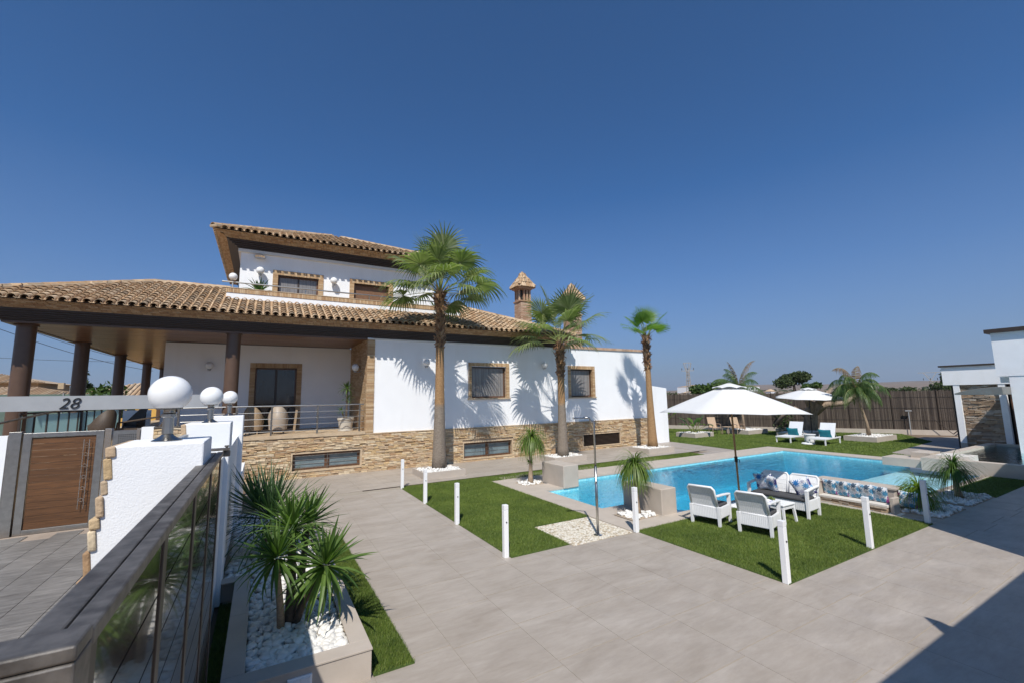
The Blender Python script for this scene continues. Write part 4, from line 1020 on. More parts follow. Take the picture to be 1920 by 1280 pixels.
def ridge(a,b,par):
    a=Vector(a);b=Vector(b);d=(b-a);n=max(1,int(d.length/.36)); dn=d.normalized(); x=dn.cross(Vector((0,0,1))).normalized(); zz=x.cross(dn)
    R3=Matrix((x,dn,zz)).transposed().to_4x4()
    MB().obox((a+b)/2+Vector((0,0,.015)),x,dn,zz,.17,d.length/2,.055).build('ridge_mortar','stone_trim',par,bev=.02)
    for i in range(n): inst(ridge_me,'ridge_tile',par,Matrix.Translation(a+d*i/n+Vector((0,0,.03)))@R3@Euler((.03,0,random.uniform(-.03,.03))).to_matrix().to_4x4())
# lower roof deck
E0=5.86; xl,xr,ye=-7.65,13.8,17.4
ts=3.8; zr=E0+PT*ts
dk=MB()
dk.add([(xl,ye,E0),(xr,ye,E0),(xr-4.8,ye+4.8,E0+PT*4.8),(8.4,ye+4.8,E0+PT*4.8),(8.4,ye+2.35,E0+PT*2.35),(-1.38,ye+2.35,E0+PT*2.35),(-1.38,ye+ts,zr),(xl+ts,ye+ts,zr)],[(0,1,5,6,7),(1,2,3,4,5)])
dk.add([(xl,ye,E0),(xl+ts,ye+ts,zr),(xl+ts,42,zr),(xl,42,E0)],[(0,1,2,3)])
dk.add([(xl+ts,ye+ts,zr),(-1.0,ye+ts,zr),(-1.0,ye+ts+2,zr-.84),(xl+ts,42,zr)],[(0,1,2,3)])
dk.add([(xl+ts,22,zr-.02),(xl+ts,42,zr),(-3.2,42,zr-.5),(-1,24,zr-.84)],[(0,1,2,3)])
dk.add([(xr,ye,E0),(xr,29,E0),(xr-4.8,29,E0+PT*4.8),(xr-4.8,ye+4.8,E0+PT*4.8)],[(0,1,2,3)])
dk.add([(8.4,ye+4.8,E0+PT*4.8),(xr-4.8,ye+4.8,E0+PT*4.8),(xr-4.8,29,E0+PT*4.8),(8.4,29,E0+PT*4.8)],[(0,1,2,3)])
roof1=dk.build('lower_roof','roof_under',villa)
def vm(x):
    if x<-1.38: return min(x-xl,ts)
    if x<8.45: return min(2.12,xr-x)
    return min(4.8,xr-x)
slope(xl,xr,ye,E0,vm,par=roof1)
ridge((xl-.05,ye-.05,E0+.04),(xl+ts,ye+ts,zr+.05),roof1); ridge((xl+ts,ye+ts,zr+.05),(-1.4,ye+ts,zr+.05),roof1); ridge((xr+.05,ye-.05,E0+.04),(xr-4.8,ye+4.8,E0+PT*4.8+.05),roof1)
# left-wing slope tiles (faces -X) joined
L2=[]; y=ye+.2
while y<41:
    v=-.06
    while v<min(ts,y-ye)-.1:
        L2.append(Matrix.Translation((xl+v,y,E0+PT*v+.045))@Euler((0,0,-PI/2)).to_matrix().to_4x4()@Euler((CA+.035,0,0)).to_matrix().to_4x4()); v+=TV*math.cos(CA)
    y+=TS
joined('roof_tiles_left',tile_me,L2,'terracotta',roof1)
# right hip slope (faces +X)
L3=[]; y=ye+.2
while y<28.5:
    v=-.06
    while v<min(4.8,y-ye)-.1:
        L3.append(Matrix.Translation((xr-v,y,E0+PT*v+.045))@Euler((0,0,PI/2)).to_matrix().to_4x4()@Euler((CA+.035,0,0)).to_matrix().to_4x4()); v+=TV*math.cos(CA)
    y+=TS
joined('roof_tiles_right',tile_me,L3,'terracotta',roof1)
# upper roof
E1=9.71; ul,ur,uy=-1.95,8.4,20.1; ut=4.9
dk=MB().add([(ul,uy,E1),(ur,uy,E1),(ur-ut,uy+ut,E1+PT*ut),(ul+ut,uy+ut,E1+PT*ut)],[(0,1,2,3)])
dk.add([(ul,uy,E1),(ul+ut,uy+ut,E1+PT*ut),(ul,29.9,E1)],[(0,1,2)]); dk.add([(ur,uy,E1),(ur,29.9,E1),(ur-ut,uy+ut,E1+PT*ut)],[(0,1,2)]); dk.add([(ul,29.9,E1),(ul+ut,uy+ut,E1+PT*ut),(ur-ut,uy+ut,E1+PT*ut),(ur,29.9,E1)],[(0,1,2,3)])
dk.quad((ul,uy,E1-.01),(ul,29.9,E1-.01),(ur,29.9,E1-.01),(ur,uy,E1-.01))
roof2=dk.build('upper_roof','roof_under',villa)
slope(ul,ur,uy,E1,lambda x:min(x-ul,ur-x,ut),par=roof2,limit=300)
ridge((ul-.05,uy-.05,E1+.04),(ul+ut,uy+ut,E1+PT*ut+.05),roof2); ridge((ur+.05,uy-.05,E1+.04),(ur-ut,uy+ut,E1+PT*ut+.05),roof2)
L4=[]; y=uy+.2
while y<29.7:
    v=-.06
    while v<min(ut,y-uy,29.9-y)-.1: L4.append(Matrix.Translation((ul+v,y,E1+PT*v+.045))@Euler((0,0,-PI/2)).to_matrix().to_4x4()@Euler((CA+.035,0,0)).to_matrix().to_4x4()); v+=TV*math.cos(CA)
    y+=TS
joined('roof_tiles_left',tile_me,L4,'terracotta',roof2)
# chimneys
def chimney(cx,cy,z0,zt,label=None,hh_=.36):
    h=hh_; zs=zt-1.75
    c=MB().box(cx-h,cx+h,cy-h,cy+h,z0,zs).build('chimney','mortar',villa)
    if label: c['label']=label
    A=[]; z=z0+.02; r_=0
    while z<zs-.02:
        for s,ax in ((-1,'y'),(-1,'x'),(1,'x')):
            p=-h+(0 if r_%2 else -.12)
            while p<h:
                a=max(p,-h-.0);b=min(p+.235,h)
                if b-a>.03:
                    if ax=='y': A.append(Matrix.Translation((cx+(a+b)/2,cy+s*h,z+.03))@Matrix.Diagonal((b-a-.01,.03,.05,1)))
                    else: A.append(Matrix.Translation((cx+s*h,cy+(a+b)/2,z+.03))@Matrix.Diagonal((.03,b-a-.01,.05,1)))
                p+=.24
        z+=.062; r_+=1
    joined('bricks',brick_me,A,'brick_pale',c)
    MB().box(cx-h-.06,cx+h+.06,cy-h-.06,cy+h+.06,zs,zs+.07).build('collar','brick_pale',c)
    MB().box(cx-h+.12,cx+h-.12,cy-h+.12,cy+h-.12,zs+.07,zs+.8).build('flue','dark_inside',c)
    for k in range(4):
        p=-h+.06+(2*h-.12)*k/3
        for (a,b) in ((p,-h+.06),(p,h-.06),(-h+.06,p),(h-.06,p)):
            if k in (0,3) and (a,b) in ((-h+.06,p),(h-.06,p)): continue
            MB().box(cx+a-.05,cx+a+.05,cy+b-.05,cy+b+.05,zs+.07,zs+.72).build('flue_pier','brick_pale',c)
    for q,(o,zz) in enumerate(((.02,.72),(.10,.78),(.18,.84))): MB().box(cx-h-o,cx+h+o,cy-h-o,cy+h+o,zs+zz,zs+zz+.055).build('collar','brick_pale',c)
    R=h+.17; zb=zs+.90; rh=zt-zb
    rf=MB().add([(cx-R,cy-R,zb),(cx+R,cy-R,zb),(cx+R,cy+R,zb),(cx-R,cy+R,zb),(cx,cy,zt)],[(0,1,4),(1,2,4),(2,3,4),(3,0,4),(3,2,1,0)]).build('chimney_roof','roof_under',c)
    sl=math.atan2(rh,R); T=[]
    for q in range(4):
        Rz=Matrix.Rotation(q*PI/2,4,'Z')
        for k in range(7):
            x=-R+.1+(2*R-.2)*k/6; v=-.05; 
            while v<R-abs(x)-.0:
                T.append(Matrix.Translation((cx,cy,zb))@Rz@Matrix.Translation((x,-R+v,rh/R*v+.02))@Euler((sl+.05,random.uniform(-.1,.1),random.uniform(-.12,.12))).to_matrix().to_4x4()@Matrix.Scale(.8,4)); v+=.2
        T.append(Matrix.Translation((cx,cy,zb))@Rz@Matrix.Translation((-R,-R,.04))@Euler((0,0,-PI/4)).to_matrix().to_4x4()@Euler((math.atan2(rh,R*1.414),0,0)).to_matrix().to_4x4()@Matrix.Diagonal((.9,1.25,.9,1)))
        for k in range(1,4): 
            f_=k/4; T.append(Matrix.Translation((cx,cy,zb))@Rz@Matrix.Translation((-R*(1-f_),-R*(1-f_),.04+rh*f_))@Euler((0,0,-PI/4)).to_matrix().to_4x4()@Euler((math.atan2(rh,R*1.414),0,0)).to_matrix().to_4x4()@Matrix.Diagonal((.9,.9,.9,1)))
    joined('chimney_tiles',tile_me,T,'terracotta',rf)
chimney(13.2,21.5,5.4,10.1,'brick chimney rising behind the roof hip')
chimney(15.1,19.25,5.4,9.08,'brick chimney behind the middle fan palm')
# wall globe lamps (parts of the villa)
def wall_lamp(x,y,z,r=.14,ax='y'):
    g=MB(); off=(0,-.22) if ax=='y' else (-.22,0)
    g.sphere((x+off[0],y+off[1],z),r,20,12); o=g.build('globe_lamp','opal_globe',villa,smooth=True)
    MB().lathe((x+off[0],y+off[1],z-r-.05),[(.05,0),(.07,.035),(.075,.06)],14).tube([(x+off[0],y+off[1],z-r-.03),(x+off[0]*.5,y+off[1]*.5,z-r-.05),(x,y,z-r)],.014,6).build('bracket','grey_paint',o)
wall_lamp(6.14,YF,4.40,.15); wall_lamp(12.33,YF,4.43,.15); wall_lamp(-1.95,22.1,4.37,.15); wall_lamp(3.68,19.6,4.24,.16,'x')
wall_lamp(-.31,YU,8.35,.16); wall_lamp(2.62,YU,8.25,.16)
g=MB().sphere((-1.2,19.78,7.72),.15,20,12); o=g.build('globe_lamp','opal_globe',villa,smooth=True); MB().lathe((-1.2,19.78,7.26),[(.05,0),(.03,.03),(.02,.3),(.07,.33)],12).build('bracket','grey_paint',o)
MB().lathe((-.35,YU-.12,8.98),[(.02,-.1),(.2,-.07),(.24,0),(.14,.05)],20).build('oval_lamp','steel_bright',villa)
# porch rail
pr=MB().tube([(-2.4,18.38,2.68),(3.62,18.38,2.68)],.026,8).build('porch_rail','steel',villa)
for z in (1.75,1.98,2.21,2.44): MB().tube([(-2.4,18.38,z),(3.62,18.38,z)],.012,6).build('rail_bar','steel',pr)
for x in (-2.4,-.75,.35,1.9,3.45): MB().box(x-.03,x+.03,18.33,18.39,1.6,2.66).build('rail_post','steel_aged',pr)
# glass balustrade on the left flank
gb=MB().tube([(-6.2,18.5,2.62),(-6.2,30,2.62)],.03,8).build('glass_balustrade','dark_brown',villa)
y=18.6
while y<29: 
    MB().box(-6.205,-6.195,y+.04,y+.86,1.66,2.55).build('pane','frosted_glass',gb); MB().box(-6.23,-6.17,y-.04,y+.0,1.6,2.62).build('post','dark_brown',gb); y+=.95
MB().box(-4.6,-3.75,22.05,22.1,1.6,2.6).build('wall_panel','white_plaster',villa)

# porch furniture
def wicker_chair(loc,rz,label,mat='wicker',stripe=False):
    t=thing('wicker_armchair',label,'chair',loc); t.rotation_euler=(0,0,rz)
    V=MB(); n=14; pts=[]
    VV=[];FF=[]
    for i in range(n+1):
        a=PI*(-.12)+PI*1.24*i/n; r=.34
        hgt=.58+.50*max(0,math.sin(a))**1.2
        for zz,rr in ((.16,.92),(.45,1.0),(hgt,1.06)):
            for k in (0,1): VV.append(((r-.03*k)*rr*math.cos(a),-(r-.03*k)*rr*math.sin(a)*1.0,zz))
    for i in range(n):
        for q in (0,2):
            b=i*6+q; c=b+6
            FF.append((b,c,c+2,b+2)); FF.append((b+1,b+3,c+3,c+1))
        b=i*6+4; FF.append((b,b+6,b+7,b+1))
    V.add(VV,FF); V.build('wicker_shell','stripe_fabric' if stripe else mat,t,rel=False,smooth=True)
    MB().lathe((0,0,.36),[(.30,0),(.30,.06)],18).build('seat','cushion_grey' if not stripe else mat,t,rel=False)
    if 0: MB().obox((0,-.37,.62),(1,0,0),(0,1,0),(0,-.12,1),.24,.02,.36).build('cover','stripe_fabric',t,rel=False,bev=.02)
    for a in range(4): MB().tube([(.25*math.cos(a*PI/2+.8),.25*math.sin(a*PI/2+.8),.2),(.28*math.cos(a*PI/2+.8),.28*math.sin(a*PI/2+.8),0)],.022,6).build('leg',mat,t,rel=False)
    return t
wicker_chair((.6,19.3,1.61),-.1,'wicker armchair with a striped cover behind the porch rail',stripe=True)
wicker_chair((-.22,19.75,1.61),-.3,'plain wicker armchair on the porch beside the brown column')
t=thing('porch_table','wooden table between the wicker chairs on the porch','table',(.3,20.6,1.61)); MB().box(-.45,.6,20.3-20.6,.45,.68,.72).build('table_top','frame_wood',t,rel=False)
for a in (-.4,.55):
    for b in (-.25,.4): MB().bar((a,b,0),(a,b,.68),.05).build('leg','frame_wood',t,rel=False)
MB().bar((1.15,19.25,1.61),(1.22,19.2,2.5),.08).build('screen_leg','wicker',villa)
for k,(x,y,rz) in enumerate(((-4.6,19.6,.8),(-4.1,21.2,2.4))): wicker_chair((x,y,1.61),rz,['dark wicker armchair on the left of the porch, nearest the glass balustrade','dark wicker armchair on the left of the porch, against the white wall'][k],'wicker_dark')
t=thing('rattan_lounger','brown rattan lounge seat on the left part of the porch','seat',(-3.4,20.2,1.61))
MB().add([(-.9,-.4,.3),(.9,-.4,.3),(.9,.4,.3),(-.9,.4,.3),(-.9,-.4,.4),(.9,-.4,.4),(.9,.4,.4),(-.9,.4,.4)],BF).build('seat','wicker_dark',t,rel=False)
MB().obox((.5,0,.75),(.5,0,.9),(0,1,0),(-.9,0,.5),.55,.4,.04).build('backrest','wicker_dark',t,rel=False,bev=.02)
for sy in (-1,1): MB().tube([(-.9,sy*.4,0),(-.85,sy*.4,.6),(-.2,sy*.4,.7),(.5,sy*.4,.8),(.8,sy*.4,1.1)],.03,6).build('arm','wicker_dark',t,rel=False)
for x in (-.8,.8):
    for y in (-.35,.35): MB().bar((x,y,0),(x,y,.3),.05).build('leg','wicker_dark',t,rel=False)

# ================================================================ PLANTS
def sword(L_,w,bend,fold=.35,seg=5):
    V=[];F=[]
    for i in range(seg+1):
        t=i/seg; ww=w*(.75+.6*t if t<.35 else 1.0*(1-((t-.35)/.65)**1.6)*.96+.0)
        ww=w*min(1,.55+1.6*t)*(1-max(0,(t-.4)/.6)**1.5)
        a=bend*t*t; y=L_*t*math.cos(a*.6); z=-L_*t*math.sin(a)*.75
        V+= [(-ww/2,y,z+fold*ww/2),(0,y,z),(ww/2,y,z+fold*ww/2)]
    for i in range(seg):
        b=3*i; F+=[(b,b+1,b+4,b+3),(b+1,b+2,b+5,b+4)]
    return MB().add(V,F)
YL=[tmpl('leaf',sword(.62,.052,b_),'yucca_leaf') for b_ in (.02,.12,.30,.55)]
YD=[tmpl('leaf',sword(.80,.026,b_),'yucca_dark') for b_ in (.01,.08,.2,.42)]
def head(parent,c,ax,n,meshes,sc=1,emin=-.9,emax=1.45,rr=.04):
    c=Vector(c); q=Vector((0,0,1)).rotation_difference(Vector(ax).normalized()).to_matrix().to_4x4()
    for i in range(n):
        t=(i+.5)/n; e=emax-(emax-emin)*t**.9; az=i*2.39996+random.uniform(-.15,.15)
        m_=meshes[min(3,int(max(0,(1.2-e))/2.1*3.9+random.uniform(0,.6)))]
        d=Euler((e,0,az-PI/2),'XYZ'); 
        R3=Matrix.Rotation(az,4,'Z')@Matrix.Rotation(e+random.uniform(-.08,.08),4,'X')
        s=sc*random.uniform(.82,1.1)*(1 if t>.12 else .8)
        inst(m_,'leaf',parent,Matrix.Translation(c)@q@R3@Matrix.Translation((0,rr,0))@Matrix.Scale(s,4))
yu=thing('yucca','multi-stemmed yucca with bright sword leaves in the near planter','yucca',(.40,6.1,.2))
MB().tube([(.33,6.12,.18),(.30,6.02,.55),(.26,5.93,.85),(.24,5.9,1.08)],[.045,.038,.036,.034],10).build('stem','trunk_small',yu,smooth=True)
MB().tube([(.42,6.16,.18),(.42,6.15,.6),(.42,6.3,1.0),(.41,6.36,1.25)],[.065,.055,.05,.04],10).build('stem','bark',yu,smooth=True)
MB().tube([(.46,6.15,.18),(.55,6.05,.5),(.68,5.92,.75),(.75,5.88,.92)],[.05,.042,.036,.03],10).build('stem','bark',yu,smooth=True)
MB().tube([(.52,6.3,.18),(.53,6.28,.42)],[.04,.032],8).build('stem','trunk_small',yu,smooth=True)
head(yu,(.75,5.86,.93),(.15,-.35,1),84,YL,.92,-1.0)
head(yu,(.24,5.9,1.10),(-.15,-.15,1),72,YL,.80,-.75)
head(yu,(.40,6.36,1.28),(0,.0,1),72,YL,.95,-.4)
head(yu,(.62,6.7,1.22),(.1,.1,1),64,YL,.88,-.4)
MB().tube([(.5,6.4,.18),(.58,6.6,.8),(.62,6.7,1.2)],[.05,.04,.035],8).build('stem','bark',yu,smooth=True)
head(yu,(.53,6.26,.45),(.1,-.2,1),30,YL,.5,.0)
yd=thing('spiky_yucca','dark blue-green spiky yucca behind the bright one','yucca',(.22,8.9,.2))
MB().tube([(.22,8.9,.18),(.22,8.9,.75)],[.12,.10],10).build('stem','bark',yd,smooth=True)
head(yd,(.24,8.9,.85),(0,0,1),150,YD,1.30,-.55,1.5,.08)
head(yd,(.05,9.2,.95),(-.25,.1,1),110,YD,1.15,-.3,1.5,.08)

def pony(loc,trunk,tr,cr,n,L_,mat,label,emin=-.2,w=.016,lean=(0,0),name='ponytail_palm',drop=1.0):
    t=thing(name,label,'small palm',loc); B=Vector(loc); T=B+Vector((lean[0],lean[1],trunk))
    MB().tube([B,B+(T-B)*.15,B+(T-B)*.5,T],[tr*2.0,tr*1.35,tr,tr*.8],10).build('trunk','trunk_small',t,smooth=True)
    mb=MB()
    for i in range(n):
        az=random.uniform(0,2*PI); e=random.uniform(emin,1.5); l=L_*random.uniform(.75,1.15)
        d=Vector((math.cos(az)*math.cos(e),math.sin(az)*math.cos(e),math.sin(e))); s=Vector((-math.sin(az),math.cos(az),0))
        p=T.copy(); P_=[p.copy()]; seg=7; g=0
        for k in range(seg):
            d=(d+Vector((0,0,-.34*drop))).normalized(); p=p+d*l/seg; P_.append(p.copy())
        V=[];F=[]
        for k,q in enumerate(P_):
            ww=w*(1-(k/seg)**2)*.5+.0015; V+=[q-s*ww,q+s*ww]
        for k in range(seg): F.append((2*k,2*k+1,2*k+3,2*k+2))
        mb.add(V,F)
    mb.build('crown',mat,t)
    return t
pt1=pony((7.86,12.55,0),1.45,.055,.4,420,.85,'pony_leaf','small lollipop palm at the far corner of the pool, beside the beige block',.15,lean=(.06,0),drop=1.35,w=.022)
mb=MB()
for i in range(40):
    a=random.uniform(0,6.3); d=Vector((math.cos(a),math.sin(a),random.uniform(-.8,1)));p=Vector((7.83,12.5,.72)); mb.add([p,p+d*.06+Vector((0,0,.02)),p+d*.14],[(0,1,2)])
mb.build('side_shoot','pony_leaf',pt1)
pony((8.05,8.0,0),1.12,.06,.35,420,.72,'pony_leaf','small lollipop palm growing beside the shower and the near beige block',.15,drop=1.35,w=.02)
pony((13.95,4.5,0),.50,.05,.5,330,.74,'pony_bright','bright green bushy palm by the white bollard at the bench end',.0,w=.017,lean=(-.05,0),drop=1.25)
pony((16.3,4.45,0),.74,.055,.6,300,.86,'pony_dark','dark leaning palm in the shaded pebbles to the right of the bright one',.0,w=.018,lean=(-.12,.02),drop=1.15)

def fan_frond(mb,mbp,O,az,el,pl,fr,droop,k=34,span=2.3,wave=.04,fold=.25):
    d=Vector((math.cos(az)*math.cos(el),math.sin(az)*math.cos(el),math.sin(el)))
    p=Vector(O); P_=[p.copy()]
    for i in range(6):
        d=(d+Vector((0,0,-.055*droop))).normalized(); p=p+d*pl/6; P_.append(p.copy())
    mbp.tube(P_,[.030,.024,.019,.015,.013,.012,.011],5)
    side=d.cross(Vector((0,0,1)))
    if side.length<.1: side=Vector((math.sin(az),-math.cos(az),0))
    side.normalize(); nrm=side.cross(d).normalized()
    tw=random.uniform(-.5,.5); side=(side*math.cos(tw)+nrm*math.sin(tw)).normalized(); nrm=side.cross(d).normalized()
    for i in range(k):
        ph=-span+2*span*(i+.5)/k; dph=2*span/k
        L_=fr*(1-.33*(abs(ph)/span)**2)*random.uniform(.92,1.05)
        dd=(math.cos(ph)*d+math.sin(ph)*side+nrm*fold*(.35*abs(math.sin(ph))+(wave if i%2 else -wave))).normalized()
        ss=(-math.sin(ph)*d+math.cos(ph)*side).normalized()
        V=[];F=[];ts_=(.02,.25,.5,.68,.84,1.0); q=Vector(p); prev=0; cur=dd.copy(); g=droop*random.uniform(.7,1.3)
        for j,t in enumerate(ts_):
            if j: 
                if t>.5: cur=(cur+Vector((0,0,-.42*g))).normalized()
                elif t>.2: cur=(cur+Vector((0,0,-.06*g))).normalized()
                q=q+cur*(t-prev)*L_
            prev=t
            w=L_*t*math.tan(dph/2)*1.06 if t<=.5 else L_*.5*math.tan(dph/2)*(1-(t-.5)/.5)*1.0+.001
            V+=[q-ss*w,q+ss*w+nrm*.01]
        for j in range(len(ts_)-1): F.append((2*j,2*j+1,2*j+3,2*j+2))
        mb.add(V,F)
def fan_palm(loc,h,rb,rm,label,n,pl,fr,mat,skirt=1.4,els=(-.5,1.5),bend=(0,0),split=1.5,azs=None,droop=1.0,seed=1):
    random.seed(seed)
    t=thing('fan_palm',label,'palm tree',loc); B=Vector(loc); 
    P_=[];R_=[]
    for i in range(15):
        u=i/14; P_.append(B+Vector((bend[0]*u,bend[1]*u,h*u))); R_.append(rm+(rb-rm)*(1-u)**2.6+(.05*rb if i%2 else 0)*.15)
    R_[0]=rb*1.05
    o=MB().tube(P_,R_,18).build('trunk','palm_trunk',t,smooth=True); o.color=((split+1)/10,0,0,1)
    T=P_[-1]; mb=MB(); k=int(skirt*95)
    for i in range(k):
        u=i/k; z=T.z-skirt+skirt*u; a=i*2.4+random.uniform(-.3,.3); r=rm*(1.0+.1*u)
        d=Vector((math.cos(a),math.sin(a),0)); s=Vector((-math.sin(a),math.cos(a),0)); c=Vector((T.x,T.y,z))+d*r*.9
        l=random.uniform(.10,.26)*(.7+.6*u); up=random.uniform(.4,1.1) if random.random()<.8 else -.5
        e=c+d*l*.75+Vector((0,0,l*up)); w=.05*random.uniform(.7,1.3)
        mb.add([c-s*w,c+s*w,c+s*w-Vector((0,0,.05)),c-s*w-Vector((0,0,.05)),e-s*w*.4,e+s*w*.5,e+s*w*.4-d*.02-Vector((0,0,.02)),e-s*w*.4-d*.02-Vector((0,0,.02))],BF)
    stuff(mb.build('leaf_bases','palm_boot',t))
    for i in range(n):
        u=(i+.5)/n; el=els[1]-(els[1]-els[0])*u**.85; az=(azs[i%len(azs)]+(i//len(azs))*.5 if azs else i*2.39996+random.uniform(-.2,.2))
        l=MB();pp=MB(); fan_frond(l,pp,T+Vector((0,0,-.1)),az,el+random.uniform(-.1,.1),pl*random.uniform(.85,1.15)*(1+.15*(el>1.1)),fr*random.uniform(.88,1.1),droop*(1.15-.5*max(0,el)))
        f_=l.build('frond',mat,t); pp.build('petiole','petiole',f_)
    return t
fan_palm((6.05,16.25,.18),6.95,.28,.150,'tallest fan palm, left of the three against the villa, with drooping fronds',25,1.5,1.30,'fan_leaf',2.3,(.12,1.52),(0.02,0),2.4,seed=3,droop=1.15)
fan_palm((11.85,16.1,.18),5.2,.26,.145,'middle fan palm standing between the two villa windows',18,1.45,1.32,'fan_leaf',1.7,(.10,1.54),(0,0),2.3,seed=11,droop=.8)
fan_palm((17.5,16.05,.18),5.75,.26,.13,'slim fan palm on the right with a small bright crown',9,.80,.92,'fan_leaf_bright',1.8,(.35,1.5),(-.08,0),-1.0,azs=[2.6,.4,3.6,5.6,1.6,.1,3.0,4.6],seed=5,droop=.35)
random.seed(21)
def feather_palm(loc,h,label,n,L_,lean=(0,0),els=(-.2,1.4),azs=None,mats='feather_leaf',dry=0,tr=.07,dr=1.0):
    t=thing('feather_palm',label,'palm tree',loc); B=Vector(loc); T=B+Vector((lean[0],lean[1],h))
    MB().tube([B,B+(T-B)*.3+Vector((lean[0]*-.2,0,0)),B+(T-B)*.7,T],[tr*1.7,tr*1.1,tr,tr*.9],10).build('trunk','trunk_small',t,smooth=True)
    for i in range(n):
        az=azs[i%len(azs)] if azs else i*2.4+random.uniform(-.2,.2); el=els[1]-(els[1]-els[0])*(i+.5)/n
        d=Vector((math.cos(az)*math.cos(el),math.sin(az)*math.cos(el),math.sin(el))); p=T.copy(); P_=[p.copy()];D=[d.copy()]; seg=16; l=L_*random.uniform(.85,1.1)
        for k in range(seg): d=(d+Vector((0,0,dr*(-.055-.010*k)))).normalized(); p=p+d*l/seg; P_.append(p.copy());D.append(d.copy())
        mb=MB(); 
        for k in range(2,seg+1):
            for q in range(6):
                for sgn in (-1,1):
                    f=random.random(); c=P_[k-1].lerp(P_[k],f); s=D[k].cross(Vector((0,0,1))); s=(s if s.length>.1 else Vector((math.sin(az),-math.cos(az),0))).normalized()*sgn
                    ll=.60*math.sin(PI*min(1,(k/seg)*.85+.15))*random.uniform(.7,1.1)
                    m1=c+(s*.5+D[k]*.45+Vector((0,0,-.35))).normalized()*ll*.42; e=m1+(s*.15+D[k]*.15+Vector((0,0,-1.0))).normalized()*ll*.9
                    w=D[k]*.011; mb.add([c-w,c+w,m1+w,m1-w,e],[(0,1,2,3),(3,2,4)])
        f_=mb.build('frond','dry_leaf' if i<dry else mats,t); MB().tube(P_,[.016-.013*k/seg for k in range(seg+1)],4).build('midrib','petiole',f_)
    return t
feather_palm((30.0,19.0,.25),2.9,'thin arching feather palm behind the big parasol',11,2.5,(-.3,0),(.45,1.5),[2.7,-.6,1.2,5.9,3.2,2.2,-.2,.8,4.0],dry=2)
feather_palm((30.8,11.9,.25),2.6,'drooping feather palm in the box right of the loungers',21,2.15,(-.7,.1),(.30,1.54),dry=2,dr=1.75)
# strelitzia by the fence
def paddle(mb,mp,O,az,el,pl,L_,w):
    d=Vector((math.cos(az)*math.cos(el),math.sin(az)*math.cos(el),math.sin(el))); p=Vector(O);P_=[p.copy()]
    for i in range(5): d=(d+Vector((0,0,-.05))).normalized(); p=p+d*pl/5; P_.append(p.copy())
    mp.tube(P_,[.03,.025,.02,.016,.014,.012],5)
    s=d.cross(Vector((0,0,1))).normalized(); V=[];F=[]
    for i in range(9):
        t=i/8; d=(d+Vector((0,0,-.14))).normalized(); ww=w*math.sin(PI*min(1,t*.93+.07))**.7
        V+=[p-s*ww+Vector((0,0,.06*ww)),p.copy(),p+s*ww+Vector((0,0,.06*ww))]; p=p+d*L_/8
    for i in range(8):
        b=3*i;F+=[(b,b+1,b+4,b+3),(b+1,b+2,b+5,b+4)]
    mb.add(V,F)
t=thing('bird_of_paradise','broad-leaved bird of paradise plant in a box by the fence','plant',(25.3,19.5,.25))
for i in range(14):
    a=MB();b=MB(); paddle(a,b,(25.3+random.uniform(-.15,.15),19.5+random.uniform(-.15,.15),.25),i*2.4,random.uniform(.7,1.35),random.uniform(.5,.95),random.uniform(.6,.85),.13); l=a.build('leaf','strelitzia',t); b.build('stalk','petiole',l)
t=thing('bird_of_paradise','taller broad-leaved plant in the corner behind the white end wall','plant',(26.0,23.5,0))
for i in range(12):
    a=MB();b=MB(); paddle(a,b,(26.0,23.2,0),i*2.4,random.uniform(.9,1.4),random.uniform(1.2,1.9),random.uniform(.7,.9),.16); l=a.build('leaf','strelitzia',t); b.build('stalk','petiole',l)
# old olive trunk (pale twisted limbs, few leaves)
t=thing('dead_olive_tree','pale twisted bare olive trunk behind the sun loungers','tree',(32.4,15.9,0))
tk=MB().tube([(32.4,15.9,.1),(32.5,15.8,.8),(32.3,15.6,1.5),(32.4,15.2,2.1)],[.55,.42,.40,.28],10).build('trunk','bark_pale',t,smooth=True)
for pts,r in (([(32.4,15.6,1.3),(32.6,14.8,2.0),(33,13.8,2.1),(33.2,12.9,2.9),(33.2,12.5,3.2)],[.25,.2,.16,.12,.05]),([(32.3,15.8,1.2),(32.2,16.6,1.7),(32.2,17.3,1.3),(32.1,17.9,.6)],[.22,.18,.15,.12]),([(32.3,15.5,1.8),(32.3,15.8,2.5),(32.4,16.2,3.0)],[.3,.22,.08]),([(32.4,15.2,2.0),(32.5,14.6,2.7),(32.5,14.3,3.1)],[.24,.16,.07])):
    MB().tube(pts,r,8).build('limb','bark_pale',t,smooth=True)
t=thing('climber','leafy climbing plant on the reed fence beside the olive trunk','plant',(33.0,17.6,0))
mb=MB()
for i in range(420):
    p=Vector((32.9+random.gauss(0,.15),17.6+random.gauss(0,.35),abs(random.gauss(.9,.7)))); d=Vector((random.uniform(-1,1),random.uniform(-1,1),random.uniform(-1,1))).normalized(); s=d.orthogonal().normalized()*.05
    mb.add([p-d*.07,p+s,p+d*.07,p-s],[(0,1,2,3)])
mb.build('foliage','orange_leaf',t)
